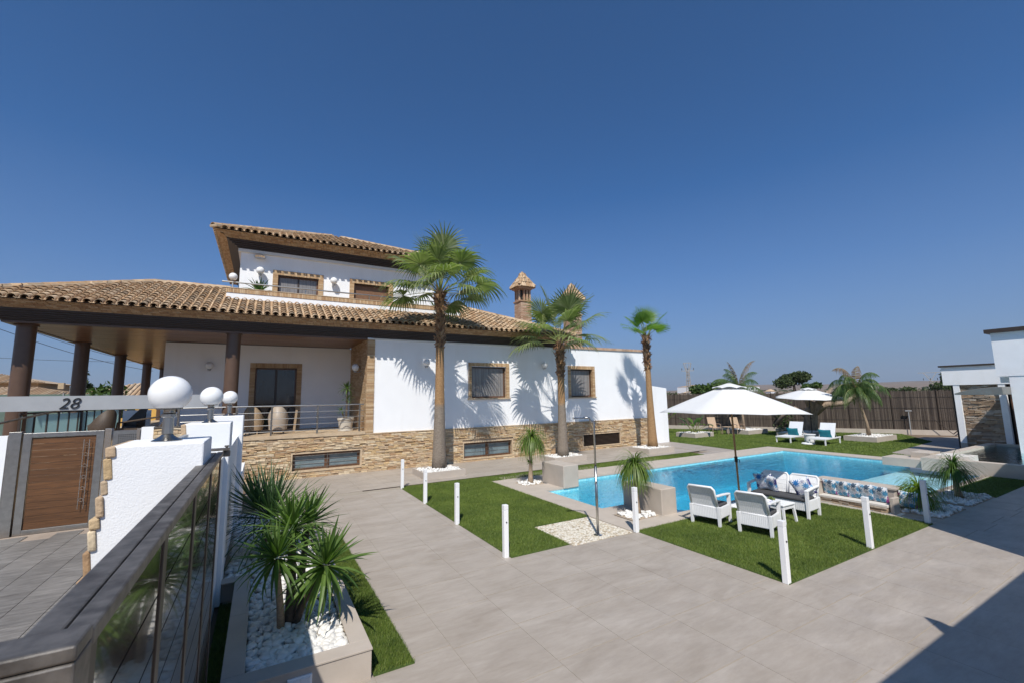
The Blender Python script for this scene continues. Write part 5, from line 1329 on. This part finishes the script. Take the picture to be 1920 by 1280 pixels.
# agaves on the balcony, yucca in the porch pot
def agave(loc,n,s,label,mat='yucca_dark'):
    t=thing('agave',label,'agave',loc); ms=[tmpl('leaf',sword(.55*s,.09*s,b),mat) for b in (.0,.2,.4,.7)]
    head(t,loc,(0,0,1),n,ms,1,.1,1.4); return t
MB_=MB().lathe((-.30,20.3,6.95),[(.22,0),(.3,.32),(.28,.34)],16).build('planter_pot','pot_white'); tag(MB_,'low pot holding the agave at the left of the balcony','pot')
agave((-.30,20.3,7.28),34,1.15,'spiky agave at the left end of the balcony')
MB_=MB().lathe((7.3,20.3,6.95),[(.22,0),(.3,.3),(.28,.32)],16).build('planter_pot','pot_white'); tag(MB_,'low pot holding the agave at the right of the balcony','pot')
agave((7.3,20.3,7.25),26,.95,'spiky agave at the right end of the balcony, behind the tall palm')
o=MB().lathe((3.05,19.1,1.61),[(.21,0),(.30,.0),(.30,.03),(.24,.05),(.27,.2),(.30,.42),(.33,.44),(.33,.52),(.29,.52)],24).build('flower_pot','pot_white',smooth=True,angle=.5); tag(o,'large cream pot on the porch by the brick pier','pot')
t=thing('potted_yucca','yucca growing in the cream pot on the porch','plant',(3.05,19.1,2.1))
MB().tube([(3.05,19.1,2.08),(3.08,19.1,2.7),(3.06,19.1,3.3)],[.05,.04,.03],8).build('stem','bark',t); MB().tube([(3.0,19.1,2.08),(2.9,19.1,2.35)],[.04,.03],8).build('stem','bark',t)
YS=[tmpl('leaf',sword(.40,.05,b),'yucca_leaf') for b in (.05,.25,.5,.8)]
head(t,(3.06,19.1,3.3),(0,0,1),34,YS,1,-.6); head(t,(2.88,19.1,2.38),(-.3,0,1),20,YS,.6,-.3); head(t,(3.08,19.08,2.85),(.2,-.2,1),22,YS,.75,-.3)

# ================================================================ STREET SIDE : piers, gate, driveway
dw=MB().box(-9,-.45,1.0,14.25,-.03,-.008).box(-.45,-.42,1.0,3.2,-.03,-.008); driveway=struct(dw.build('driveway','street_grout'))
stt=tmpl('paving_tile',MB().box(-.225,.225,-.45,.45,-.01,0),'street_tile'); A=[]
for i in range(19):
    for j in range(15):
        x=-8.7+.46*i; y=1.3+.91*j+(.45 if i%2 else 0)
        if x<-.7 and y<13.75: A.append(TRS((x,y,.004)))
pieces('paving_tile',stt,A,'street_tile',driveway)
def pier_(cx,y0,y1,label,wide=.56,top=2.58,flare=.26,xr=-.38,clad=True):
    t=thing('gate_pier',label,'gate pier',((xr-wide/2),(y0+y1)/2,0),'white gate piers with globe lamps')
    xl_=xr-wide
    V=[(xl_-flare,y0,0),(xr,y0,0),(xr,y1,0),(xl_-flare,y1,0),(xl_,y0,top),(xr,y0,top),(xr,y1,top),(xl_,y1,top)]
    MB().add(V,BF).build('pier_body','rough_plaster',t,bev=.012)
    # stone cladding up the street side of the pier
    if clad:
        z=.0
        while z<top-.08:
            h=random.uniform(.08,.20); h=min(h,top-z); u=(z+h/2)/top; x=xl_-flare*(1-u)
            d=random.uniform(.012,.03)
            MB().obox((x-d/2+.015,(y0+y1)/2+random.uniform(-.01,.01),z+h/2),(1,0,.1),(0,1,0),(-.1,0,1),d/2+.015,(y1-y0)/2+.012,h/2-.002).build('cladding_stone','ledge_stone',t,bev=.012); z+=h
    return t
def pier_lamp(x,y,z,label,r=.15):
    t=thing('globe_lamp',label,'lamp',(x,y,z),'globe lamps on the gate piers')
    MB().lathe((x,y,z),[(.105,0),(.105,.006),(.075,.022),(.05,.04),(.032,.06)],28).build('lamp_foot','steel',t,smooth=True,angle=.6)
    MB().lathe((x,y,z+.06),[(.040,0),(.038,.13),(.054,.14),(.054,.16),(.040,.17),(.040,.19),(.044,.20)],24).build('lamp_stem','steel',t,smooth=True,angle=.5)
    MB().lathe((x,y,z+.257),[(.06,0),(.092,.004),(.092,.018),(.06,.02)],28).build('lamp_collar','steel_aged',t)
    MB().sphere((x,y,z+.267+r*.80),r,40,24,1,cut=-1.0).build('glass_globe','opal_globe',t,smooth=True)
pier_(0,4.30,4.92,'nearest white textured gate pier with stone-clad edge')
pier_(0,7.78,8.35,'second white gate pier, behind the nearest one',flare=.1)
pier_(0,11.15,11.7,'third and farthest white gate pier',xr=-.32,flare=.1)
pier_lamp(-.665,4.60,2.58,'nearest and largest white globe lamp on its pier'); pier_lamp(-.66,8.03,2.58,'second white globe lamp, on the middle pier'); pier_lamp(-.60,11.35,2.58,'third and farthest white globe lamp on a pier')
o=MB().box(-.62,-.44,4.92,7.78,0,2.1).build('boundary_wall','rough_plaster'); tag(o,'white boundary wall between the first and second gate piers','wall')
o=MB().box(-.58,-.40,8.35,11.15,0,2.15).build('boundary_wall','rough_plaster'); tag(o,'white boundary wall between the second and third gate piers','wall')
o=MB().box(-.50,-.32,11.7,14.4,0,1.2).build('boundary_wall','rough_plaster'); tag(o,'low white wall beyond the third gate pier','wall')
t=thing('glass_screen','grey steel and glass screen on the wall behind the nearest pier','screen',(-.75,6.4,2.1))
MB().bar((-.9,5.0,2.42),(-.9,7.7,2.42),.05,.04).build('top_rail','grey_paint',t)
for y in (5.1,5.9,6.8,7.6): MB().bar((-.9,y,1.5),(-.9,y,2.4),.05).build('post','grey_paint',t)
for a,b in ((5.13,5.87),(5.93,6.77),(6.83,7.57)): MB().box(-.905,-.895,a,b,1.6,2.38).build('pane','frosted_glass',t)
# sliding gate
gt=thing('sliding_gate','steel sliding gate with glossy dark slats crossing the foreground','gate',(-.35,3.2,0))
ZT=2.40
MB().box(-.43,-.362,1.38,5.28,ZT-.055,ZT-.004).build('top_rail','steel_aged',gt,bev=.006)
MB().box(-.356,-.302,1.38,5.28,ZT-.042,ZT).build('top_rail','steel_aged',gt,bev=.006)
MB().box(-.43,-.302,1.38,5.28,.06,.14).build('bottom_rail','steel_aged',gt)
for y in (1.38,2.3,3.25,4.2,5.1): MB().box(-.375,-.312,y,y+.085,.14,ZT-.044).build('gate_post','dark_brown',gt,bev=.004)
for a,b in ((1.465,2.3),(2.385,3.25),(3.335,4.2),(4.285,5.1),(5.185,5.28)):
    z=.15
    while z<ZT-.19:
        MB().box(-.352,-.318,a+.002,b-.002,z,z+.190).build('gate_slat','gate_panel',gt); z+=.2
MB().box(-1.7,-.302,1.27,1.375,ZT-.02,ZT+.012).box(-.42,-.302,1.27,1.375,ZT-.22,ZT-.022).box(-1.7,-.45,1.30,1.36,ZT-.16,ZT-.08).build('end_frame','steel_aged',gt,bev=.005)
MB().box(-.405,-.33,1.29,1.37,.1,ZT-.31).build('end_post','steel_aged',gt)
br=MB().box(-.50,-.26,5.30,5.44,ZT+.005,ZT+.022).build('roller_bracket','steel_aged',gt)
for x in (-.47,-.285): MB().lathe((x,5.37,ZT-.06),[(.03,0),(.034,.01),(.034,.055),(.012,.065),(.012,.095),(.02,.096),(.02,.11)],14).build('roller','steel_aged',br)
# entrance door, posts, beam with the number
dr=thing('entrance_door','timber-slatted entrance door in a steel frame','door',(-3.97,14.3,0))
MB().box(-4.66,-4.52,14.24,14.36,.0,2.24).box(-3.42,-3.28,14.24,14.36,0,2.24).box(-4.52,-3.42,14.24,14.36,2.14,2.24).box(-4.52,-3.42,14.24,14.36,.0,.10).build('door_frame','steel',dr,bev=.004)
for k in range(14): MB().box(-4.51,-3.43,14.27,14.31,.105+k*.1453,.105+(k+1)*.1453-.006).build('plank','gate_wood',dr)
h_=MB().tube([(-3.62,14.2,.45),(-3.62,14.2,2.05)],.007,8).tube([(-3.52,14.2,.45),(-3.52,14.2,2.05)],.007,8).build('handle','steel_bright',dr)
for z in (.65,.92,1.18,1.44,1.70,1.93):
    MB().tube([(-3.57+.035*math.cos(a),14.2,z+.035*math.sin(a)) for a in [2*PI*k/14 for k in range(15)]],.005,6,cap=False).build('ring','steel_bright',h_)
o=MB().box(-4.88,-4.68,14.2,14.4,0,2.28).build('steel_post','steel',bev=.004); tag(o,'square steel post left of the entrance door','post')
o=MB().box(-3.26,-3.14,14.2,14.4,0,2.28).build('steel_post','steel_bright',bev=.004); tag(o,'polished steel post right of the entrance door','post')
o=MB().box(-6.9,-4.9,14.22,14.42,0,2.2).build('boundary_wall','white_plaster'); tag(o,'white street wall left of the entrance door','wall')
mbx=thing('mailbox_panel','perforated steel mailbox panel right of the entrance door','mailbox',(-2.9,14.3,0))
fp=MB().box(-3.12,-2.62,14.26,14.34,.2,2.22).build('panel','steel',mbx)
hl=MB()
for i in range(9):
    for j in range(22): hl.box(-3.02+.04*i,-3.0+.04*i,14.252,14.262,1.22+.042*j,1.24+.042*j)
stuff(hl.build('holes','dark_inside',fp))
MB().box(-2.66,-2.60,14.2,14.36,0,2.26).build('edge_post','steel_bright',mbx)
t=thing('stone_wall','stone-clad wall section with white edge beside the mailbox','wall',(-1.9,14.3,0))
MB().box(-2.58,-2.34,14.22,14.42,0,2.28).build('white_edge','white_plaster',t); c_=MB().box(-2.34,-.6,14.25,14.42,0,2.24).build('wall_core','mortar',t)
for A in ledgestones(-2.34,-.6,.0,2.22,14.25,[],hr=(.06,.11),lr=(.15,.45)): inst(stone_me,'stone',c_,A)
MB().box(-2.34,-.6,14.2,14.45,2.24,2.27).build('coping','steel_aged',t)
bm=thing('number_beam','long grey beam above the entrance bearing the number 28','beam',(-3.5,14.3,2.9))
MB().box(-12,-1.0,14.2,14.38,2.74,3.08).build('beam','grey_paint',bm)
tc=bpy.data.curves.new('house_number','FONT'); tc.body='28'; tc.size=.36; tc.extrude=.012; tc.align_x='CENTER'; tc.shear=.25; tc.offset=-.004
to=bpy.data.objects.new('house_number',tc); COL.objects.link(to); bpy.context.view_layer.update()
me=bpy.data.meshes.new_from_object(to); bpy.data.objects.remove(to); me.materials.clear(); me.materials.append(M['black_plastic'])
no=bpy.data.objects.new('house_number',me); COL.objects.link(no); no.parent=bm; no.location=Vector((-3.95,14.185,2.785))-Vector(bm.location); no.rotation_euler=(PI/2,0,0)
o=MB().tube([(-6.9,14.6,2.0),(-5.0,17.8,2.75)],.03,8).build('stair_handrail','steel_aged'); tag(o,'slanting steel stair handrail at the far left','handrail')

# ================================================================ RIGHT-HAND GARDEN HOUSE
gh=thing('garden_house','modern white garden house with flat roof and stone-clad wall','building',(29.5,6.5,0))
MB().box(29.3,34,4.5,8.02,3.08,3.96).build('roof_band','white_plaster',gh); MB().box(29.22,34.1,4.4,8.10,3.96,4.04).build('roof_cap','dark_brown',gh)
for (a,b) in ((7.46,7.68),(5.96,6.18)): 
    c=MB().box(29.32,29.54,a,b,.32,3.08).build('column','white_plaster',gh); MB().box(29.31,29.55,a-.01,b+.01,0,.32).build('column_base','concrete_beige',c)
core=MB().box(29.47,29.9,6.2,7.45,0,3.08).build('stone_wall','mortar',gh)
pieces('stone',tmpl('stone',sb,'ledge_stone_grey'),ledgestones(6.19,7.45,0.0,3.08,29.47,[],axis='y',hr=(.05,.09),lr=(.2,.6)),'ledge_stone_grey',core)
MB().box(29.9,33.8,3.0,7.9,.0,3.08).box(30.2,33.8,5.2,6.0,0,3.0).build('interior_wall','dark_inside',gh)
MB().box(29.6,29.75,5.3,5.9,0,3.08).build('door','frame_wood',gh)
nb=thing('guest_house','white textured guest house block at the right edge','building',(27,2.5,0))
MB().box(26.0,26.8,-5,5.47,3.37,5.12).build('upper_wall','rough_plaster',nb); MB().box(26.81,29.0,-5,5.55,3.12,3.36).build('flat_roof','rough_plaster',nb); MB().box(25.86,26.9,-5,5.62,5.12,5.28).build('roof_cap','dark_brown',nb)
MB().box(26.02,29.0,-5,5.14,0,3.11).box(26.02,26.79,-5,5.14,3.11,3.37).build('lower_wall','rough_plaster',nb)
V=[]
aw=MB()
for i in range(9):
    u=i/8; y=5.14+1.42*u; hh=.13*(1-u**2.2)+.03; zc=2.80-.12*u*u
    V+= [(24.9+.2*u,y,zc-hh),(26.0,y,zc-hh),(26.0,y,zc+hh*.9),(24.9+.2*u,y,zc+hh*.9)]
F=[]
for i in range(8):
    for k in range(4): F.append((4*i+k,4*i+(k+1)%4,4*i+4+(k+1)%4,4*i+4+k))
F+= [(3,2,1,0),(32,33,34,35)]
aw.add(V,F); simple('awning_grey',(.20,.20,.185),.6); o=aw.build('awning','awning_grey',bev=.01); tag(o,'grey rounded awning blade on the guest house wall','awning')
# wings of the guest house beside / behind the viewpoint that throw the big shadow
MB().box(2.2,11.1,-5,-.04,0,3.28).box(11.1,26.0,-5,1.68,0,4.5).build('wing','rough_plaster',nb); MB().add([(5.80,-.2,3.28),(6.02,-.2,3.28),(6.02,-.05,3.28),(5.80,-.05,3.28),(5.94,-.2,3.66),(5.98,-.2,3.66),(5.98,-.05,3.66),(5.94,-.05,3.66)],BF).build('spike_shadow_caster','dark_brown',nb)  # the small tapered roof block is unseen, added to cast a spike shadow

# ================================================================ REED FENCE
F0=Vector((28.0,27.6,0)); F1=Vector((38.2,9.7,0)); FD=(F1-F0).normalized(); FL=(F1-F0).length; FN=Vector((FD.y,-FD.x,0))
if FN.x>0: FN=-FN
fn=thing('reed_fence','tall brown reed screening fence along the back turf','fence',tuple((F0+F1)/2))
kb=MB().obox((F0+F1)/2+Vector((0,0,.14)),FD,FN,(0,0,1),FL/2,.14,.16).build('kerb','concrete_beige',fn)
rm=MB(); x=0
back_=MB().obox((F0+F1)/2+Vector((0,0,1.5)),FD,FN,(0,0,1),FL/2,.012,1.28).build('backing','reed',fn)
RA=[]; n=int(FL/.045)
R3=Matrix((FD,FN,Vector((0,0,1)))).transposed().to_4x4()
for i in range(n):
    h=2.52+random.uniform(-.05,.05); RA.append(Matrix.Translation(F0+FD*(i*.045)+FN*random.uniform(.012,.03)+Vector((0,0,.3+h/2)))@R3@Euler((0,random.uniform(-.008,.008),0)).to_matrix().to_4x4()@Matrix.Diagonal((random.uniform(.02,.04),.02,h,1)))
joined('reeds',tmpl('reed',UB,'reed'),RA,'reed',fn)
for k in range(9): p=F0+FD*(FL*(k+.5)/9)+FN*.05; MB().tube([p+Vector((0,0,.2)),p+Vector((0,0,2.85))],.03,6).build('fence_post','dark_brown',fn)
for z in (.9,1.7,2.4): MB().bar(F0+FN*.045+Vector((0,0,z)),F1+FN*.045+Vector((0,0,z)),.012).build('wire','wire',fn)
p=F0+FD*FL*.87+FN*.35
o=MB().tube([p,p+Vector((0,0,1.5))],.03,6).obox(p+Vector((0,0,1.53)),FD,FN,(0,0,1),.16,.06,.03).build('garden_tap','grey_paint'); tag(o,'grey garden post with a flat head in front of the reed fence','garden post')
# black brace near the shaded fence end
p=F0+FD*FL*.965+FN*.5
o=MB().tube([p+Vector((0,0,.1)),p+FD*1.6+Vector((0,0,1.7))],.03,6).tube([p+Vector((0,0,.1)),p-FD*.9+Vector((0,0,1.1))],.02,6).build('fence_brace','dark_brown'); tag(o,'dark slanting brace at the shaded end of the reed fence','brace')

# ================================================================ FAR LAND
def prof(az,r):
    f=0
    a=math.degrees(az)
    near=max(0,min(1,(r-150)/500)); f+=.0042*min(r,1500)*near
    if a<10: f*=.2
    if r>1800:
        u=(r-1800)/4500
        hh=(12+32*math.sin(3.1*az+1)**2+14*math.sin(11*az)**2)
        if a<10: hh=25+75*max(0,math.sin(2.6*az+1.95))**1.3+15*math.sin(13*az)**2
        f+=hh*max(0,min(1,u*2.2))
    return f
V=[];F=[]; azs=[math.radians(-75+i*1.25) for i in range(150)]; rs=[90,150,220,300,420,560,750,1000,1400,1800,2300,2900,3600,4500,6500,8500]
import mathutils.noise as mn
for r in rs:
    for az in azs:
        z=prof(az,r)*(1+.25*mn.noise(Vector((az*6,math.log(r)*1.5,0))))+mn.noise(Vector((az*30,r*.01,3)))*r*.0012-.6*(r<=90)
        V.append((r*math.sin(az),r*math.cos(az),z))
n=len(azs)
for i in range(len(rs)-1):
    for j in range(n-1): F.append((i*n+j,i*n+j+1,(i+1)*n+j+1,(i+1)*n+j))
hm=MB().add(V,F).build('hills','far_land',smooth=True); struct(hm)

def crown_mesh(mb,c,rad,n,size,lobes=7,seed=0):
    rs_=np.random.RandomState(seed); c=np.array(c,float); rad=np.array(rad,float)
    lc=rs_.randn(lobes,3)*.42; lc[:,2]=np.abs(lc[:,2])*.9-.15; lr=.38+.25*rs_.rand(lobes)
    k=rs_.randint(0,lobes,n); d=rs_.randn(n,3); d/=np.linalg.norm(d,axis=1)[:,None]; d*= (.55+.45*rs_.rand(n))[:,None]
    P_=c+(lc[k]+d*lr[k][:,None])*rad
    a=rs_.randn(n,3);a/=np.linalg.norm(a,axis=1)[:,None];b=np.cross(a,rs_.randn(n,3));b/=np.linalg.norm(b,axis=1)[:,None]
    s=size*(.6+.8*rs_.rand(n))[:,None]
    Q=np.stack([P_-a*s,P_+b*s*.5,P_+a*s,P_-b*s*.5],1).reshape(-1,3)
    st=mb.n; mb.v.append(Q); idx=np.arange(n*4).reshape(-1,4)+st; mb.f+= [tuple(int(x) for x in r) for r in idx]; mb.n+=n*4
def tree(name,x,y,z,h,rad,label,mat='tree_leaf',n=900,size=.25,cat='tree',seed=1,trunk=True,flat=.6,group=None):
    t=thing(name,label,cat,(x,y,z),group)
    if trunk: MB().tube([(x,y,z),(x+.1,y,z+h*.35),(x,y,z+h*.7)],[rad*.09,rad*.07,rad*.04],7).build('trunk','bark',t)
    mb=MB(); crown_mesh(mb,(x,y,z+h-rad*flat),(rad,rad,rad*flat),n,size,8,seed); mb.build('crown',mat,t)
    return t
def pol(deg,r,z=None): a=math.radians(deg); return (r*math.sin(a),r*math.cos(a))
# big pine right of the big parasol
x,y=pol(62.9,110); tree('pine_tree',x,y,.6,6.6,4.0,'rounded dark pine standing beyond the reed fence',n=3600,size=.3,seed=4,flat=.55)
x,y=pol(64.4,106); tree('pine_tree',x,y,.6,3.8,1.7,'small bushy tree leaning on the right side of the big pine',n=900,size=.35,seed=8,mat='orange_leaf')
for k,(dg,r,h,R_,lb) in enumerate(((51.9,70,2.7,.8,'leftmost'),(53.4,60,3.9,1.4,'second'),(54.5,58,4.3,1.6,'tallest'),(55.8,60,3.6,1.3,'fourth'),(57.2,66,3.6,1.2,'rightmost'))):
    x,y=pol(dg,r); tree('orange_tree',x,y,0,h,R_,lb+' of the orchard trees beyond the fence, left of the big parasol','orange_leaf',1500,.22,seed=20+k,flat=.75,group='orchard trees beyond the fence')
for k,(dg,r,h,R_,lb) in enumerate(((70.5,150,3.6,1.8,'left'),(72.2,140,3.3,2.2,'middle'),(74.4,120,4.0,2.3,'right'),(76.0,115,3.7,2.0,'far right'))):
    x,y=pol(dg,r); tree('garden_tree',x,y,.3,h,R_,lb+' round dark tree near the distant lattice mast on the right','tree_leaf',1300,.3,seed=40+k,flat=.75)
for k,(dg,r) in enumerate(((74.9,170),(76.9,180),(77.3,182))):
    x,y=pol(dg,r); t=thing('cypress',['slim cypress left of the far white cottage','slim cypress right of the far white cottage','slim cypress at the roof band edge'][k],'tree',(x,y,1)); mb=MB(); crown_mesh(mb,(x,y,4.5),(1.0,1.0,4.2),500,.4,6,k); mb.build('crown','tree_leaf',t)
# scattered scrub far away
mb=MB(); rs_=np.random.RandomState(5)
for k in range(260):
    az=math.radians(rs_.uniform(46,80)); r=rs_.uniform(260,1300); z=prof(az,r); s=rs_.uniform(.8,2.2)*(.8+r/1500); crown_mesh(mb,(r*math.sin(az),r*math.cos(az),z+s*.3),(s*1.6,s*1.6,s),26,s*.45,4,k)
for k in range(160):
    az=math.radians(rs_.uniform(-32,0)); r=rs_.uniform(120,500); s=rs_.uniform(1,2.5); crown_mesh(mb,(r*math.sin(az),r*math.cos(az),prof(az,r)+s*.3),(s*1.6,s*1.6,s),26,s*.45,4,k)
stuff(mb.build('far_scrub','tree_leaf'))
# far white cottages
for k,(dg,r,w_,h,lb) in enumerate(((60.6,260,4,3.2,'tiny white cottage in the fields left of the pine'),(75.8,230,9,3.4,'low pale farmhouse among the trees near the right mast'),(52.9,900,60,11,'pale village block on the left skyline behind the pylon'),(57.9,1300,70,12,'pale village block on the skyline behind the big parasol'),(52.3,240,7,3.2,'small beige farmhouse beyond the fence at the villa corner'))):
    x,y=pol(dg,r); z=prof(math.radians(dg),r)-.3; t=thing('far_house',lb,'house',(x,y,z)); MB().box(x-w_/2,x+w_/2,y-w_/3,y+w_/3,z,z+h).build('wall','white_plaster' if k!=4 else 'tan_wall',t)
    MB().add([(x-w_/2-.3,y-w_/3-.3,z+h),(x+w_/2+.3,y-w_/3-.3,z+h),(x+w_/2+.3,y+w_/3+.3,z+h),(x-w_/2-.3,y+w_/3+.3,z+h),(x-w_/4,y,z+h*1.35),(x+w_/4,y,z+h*1.35)],[(0,1,5,4),(1,2,5),(2,3,4,5),(3,0,4)]).build('roof','terracotta',t)
    for q in range(3): MB().box(x-w_/2+w_*(q+.3)/3,x-w_/2+w_*(q+.6)/3,y-w_/3-.03,y-w_/3,z+h*.35,z+h*.75).build('window','dark_inside',t)
# lattice masts
def mast(x,y,z,h,label,wb=1.1,wt=.45,head='T'):
    t=thing('lattice_mast',label,'power mast',(x,y,z)); mb=MB()
    a=math.atan2(-x,-y)
    for sx in (-1,1):
        for sy in (-1,1): mb.bar((x+sx*wb/2,y+sy*wb/2,z),(x+sx*wt/2,y+sy*wt/2,z+h),.11)
    k=12
    for i in range(k):
        u0=i/k;u1=(i+1)/k; w0=wb+(wt-wb)*u0; w1=wb+(wt-wb)*u1; s=1 if i%2 else -1
        for sy in (-1,1): mb.bar((x-s*w0/2,y+sy*w0/2,z+h*u0),(x+s*w1/2,y+sy*w1/2,z+h*u1),.07); mb.bar((x+sy*w0/2,y-s*w0/2,z+h*u0),(x+sy*w1/2,y+s*w1/2,z+h*u1),.07)
    mb.build('lattice','pylon',t)
    d=Vector((y,-x,0)).normalized(); c=Vector((x,y,z+h)); m2=MB()
    if head=='T':
        m2.bar(c-d*1.5,c+d*1.5,.14); m2.bar(c-d*.9+Vector((0,0,2)),c+d*.9+Vector((0,0,2)),.14)
        for s in (-1,1): m2.bar(c+d*s*.4,c+d*s*.9+Vector((0,0,2)),.14); m2.bar(c+d*s*.2,c+d*s*.4+Vector((0,0,2)),.1)
    else:
        for s in (-1,1): m2.bar(c,c+d*s*1.3+Vector((0,0,2.2)),.16)
        m2.bar(c-d*2.4+Vector((0,0,2.2)),c+d*2.4+Vector((0,0,2.2)),.13); m2.bar(c-d*1.3+Vector((0,0,2.0)),c+Vector((0,0,1)),.08)
    m2.build('cross_arm','pylon',t)
    for s in (-1,0,1): MB().tube([c+d*s*1.4+Vector((0,0,.2)),c+d*s*1.4+Vector((0,0,.7))],.08,6).build('insulator','dark_brown',t)
x,y=pol(52.05,120); mast(x,y,0,8.6,'pale lattice power mast standing left of the big parasol')
x,y=pol(73.9,165); mast(x,y,1,4.2,'Y-headed power mast between the trees on the right',.8,.6,'Y')

# ================================================================ LEFT BACKGROUND
def hip_house(x0,x1,y0,y1,z0,h,rh,label,wm,over=.8):
    t=thing('neighbour_house',label,'house',((x0+x1)/2,(y0+y1)/2,z0))
    MB().box(x0,x1,y0,y1,z0,z0+h).build('wall',wm,t)
    o_=over; zb=z0+h; w=(y1-y0)/2; cx0=x0+w;cx1=x1-w; 
    if cx0>cx1: cx0=cx1=(x0+x1)/2
    ym=(y0+y1)/2
    rf=MB().add([(x0-o_,y0-o_,zb),(x1+o_,y0-o_,zb),(x1+o_,y1+o_,zb),(x0-o_,y1+o_,zb),(cx0,ym,zb+rh),(cx1,ym,zb+rh)],[(0,1,5,4),(1,2,5),(2,3,4,5),(3,0,4),(3,2,1,0)]).build('roof','terracotta',t)
    T=[]; x=x0-o_
    while x<x1+o_:
        run=min(x-(x0-o_),(x1+o_)-x,w+o_); L_=max(.3,run); T.append(Matrix.Translation((x,y0-o_,zb+.03))@Euler((math.atan2(rh,w+o_),0,0)).to_matrix().to_4x4()@Matrix.Diagonal((1.2,L_*2.4,1,1))); x+=.34
    joined('roof_tiles',tile_me,T,'terracotta',rf)
    k=max(2,int((x1-x0)/3))
    for i in range(k):
        wx=x0+(x1-x0)*(i+.5)/k; f=MB().box(wx-.6,wx+.6,y0-.06,y0,z0+h*.45,z0+h*.85).build('window','white_paint',t); MB().box(wx-.52,wx+.52,y0-.08,y0-.06,z0+h*.48,z0+h*.82).build('pane','window_glass',f)
    return t
a=hip_house(-34,-17.5,66,76,0,3.6,1.2,'long low tan house with terracotta roof at the far left','tan_wall')
b=hip_house(-36,-23.5,74,84,0,5.4,1.3,'taller tan house with terracotta roof behind the left columns','tan_wall')
MB().box(-20.6,-20.1,70,70.5,4.6,5.3).build('chimney','tan_wall',a)
yh=hip_house(-14.5,-6.2,50,58,0,3.3,1.4,'yellow house with terracotta roof behind the porch columns','yellow_wall')
for i in range(9): 
    x=-11.6+.62*i; o=MB().lathe((x,44.5,2.45),[(.05,0),(.12,.15),(.06,.35),(.11,.5),(.05,.6)],10).build('baluster','white_paint',yh)
MB().box(-12,-6.3,44.4,44.6,3.05,3.15).build('terrace_rail','white_paint',yh); MB().box(-12,-6.3,44.3,49.9,0,2.3).build('terrace_base','yellow_wall',yh)
t=thing('green_fence','tall grey-green screening fence beyond the porch','fence',(-14,35,0))
n=0; x=-24.
while x<-8.0:
    MB().box(x,min(x+1.96,-8.0),35.0,35.06,.1,3.45).build('fence_panel','green_fence',t); MB().box(x-.04,x,34.96,35.1,0,3.5).build('fence_post','grey_paint',t); x+=2
tree('citrus_tree',-8.6,36.5,0,4.15,1.7,'leafy citrus tree behind the porch columns','orange_leaf',2600,.13,seed=77,flat=.9)
x,y=-20.2,77; t=thing('cypress','dark cypress seen between the porch columns','tree',(x,y,0)); mb=MB(); crown_mesh(mb,(x,y,4.4),(.9,.9,3.6),900,.25,6,3); mb.build('crown','tree_leaf',t); MB().tube([(x,y,0),(x,y,3)],.15,6).build('trunk','bark',t)
# overhead wires
t=thing('power_line','thin overhead wires sagging behind the porch','wires',(-14,50,6))
for (A_,B_,sg) in (((-30,62,8.0),(2,70,9.2),1.0),((-19,30,11.2),(-8,60,6.6),1.3),((-19,30,11.6),(-6,66,7.6),1.2),((-19,30,10.8),(-9,52,5.8),1.0)):
    A_=Vector(A_);B_=Vector(B_); MB().tube([A_.lerp(B_,i/14)-Vector((0,0,sg*4*(i/14)*(1-i/14))) for i in range(15)],.018,4).build('wire','wire',t)

# ================================================================ AIR
hz=MB().box(-9200,9200,-9200,9200,-8,330).build('haze','white_paint'); stuff(hz)
hm_=bpy.data.materials.new('haze_air'); hm_.use_nodes=True; _n=hm_.node_tree; _n.nodes.remove(_n.nodes['Principled BSDF'])
pv=_n.nodes.new('ShaderNodeVolumePrincipled'); pv.inputs['Color'].default_value=(.80,.88,1,1); pv.inputs['Density'].default_value=.00011; pv.inputs['Anisotropy'].default_value=.2
_n.links.new(pv.outputs[0],_n.nodes['Material Output'].inputs['Volume']); hz.data.materials.clear(); hz.data.materials.append(hm_)
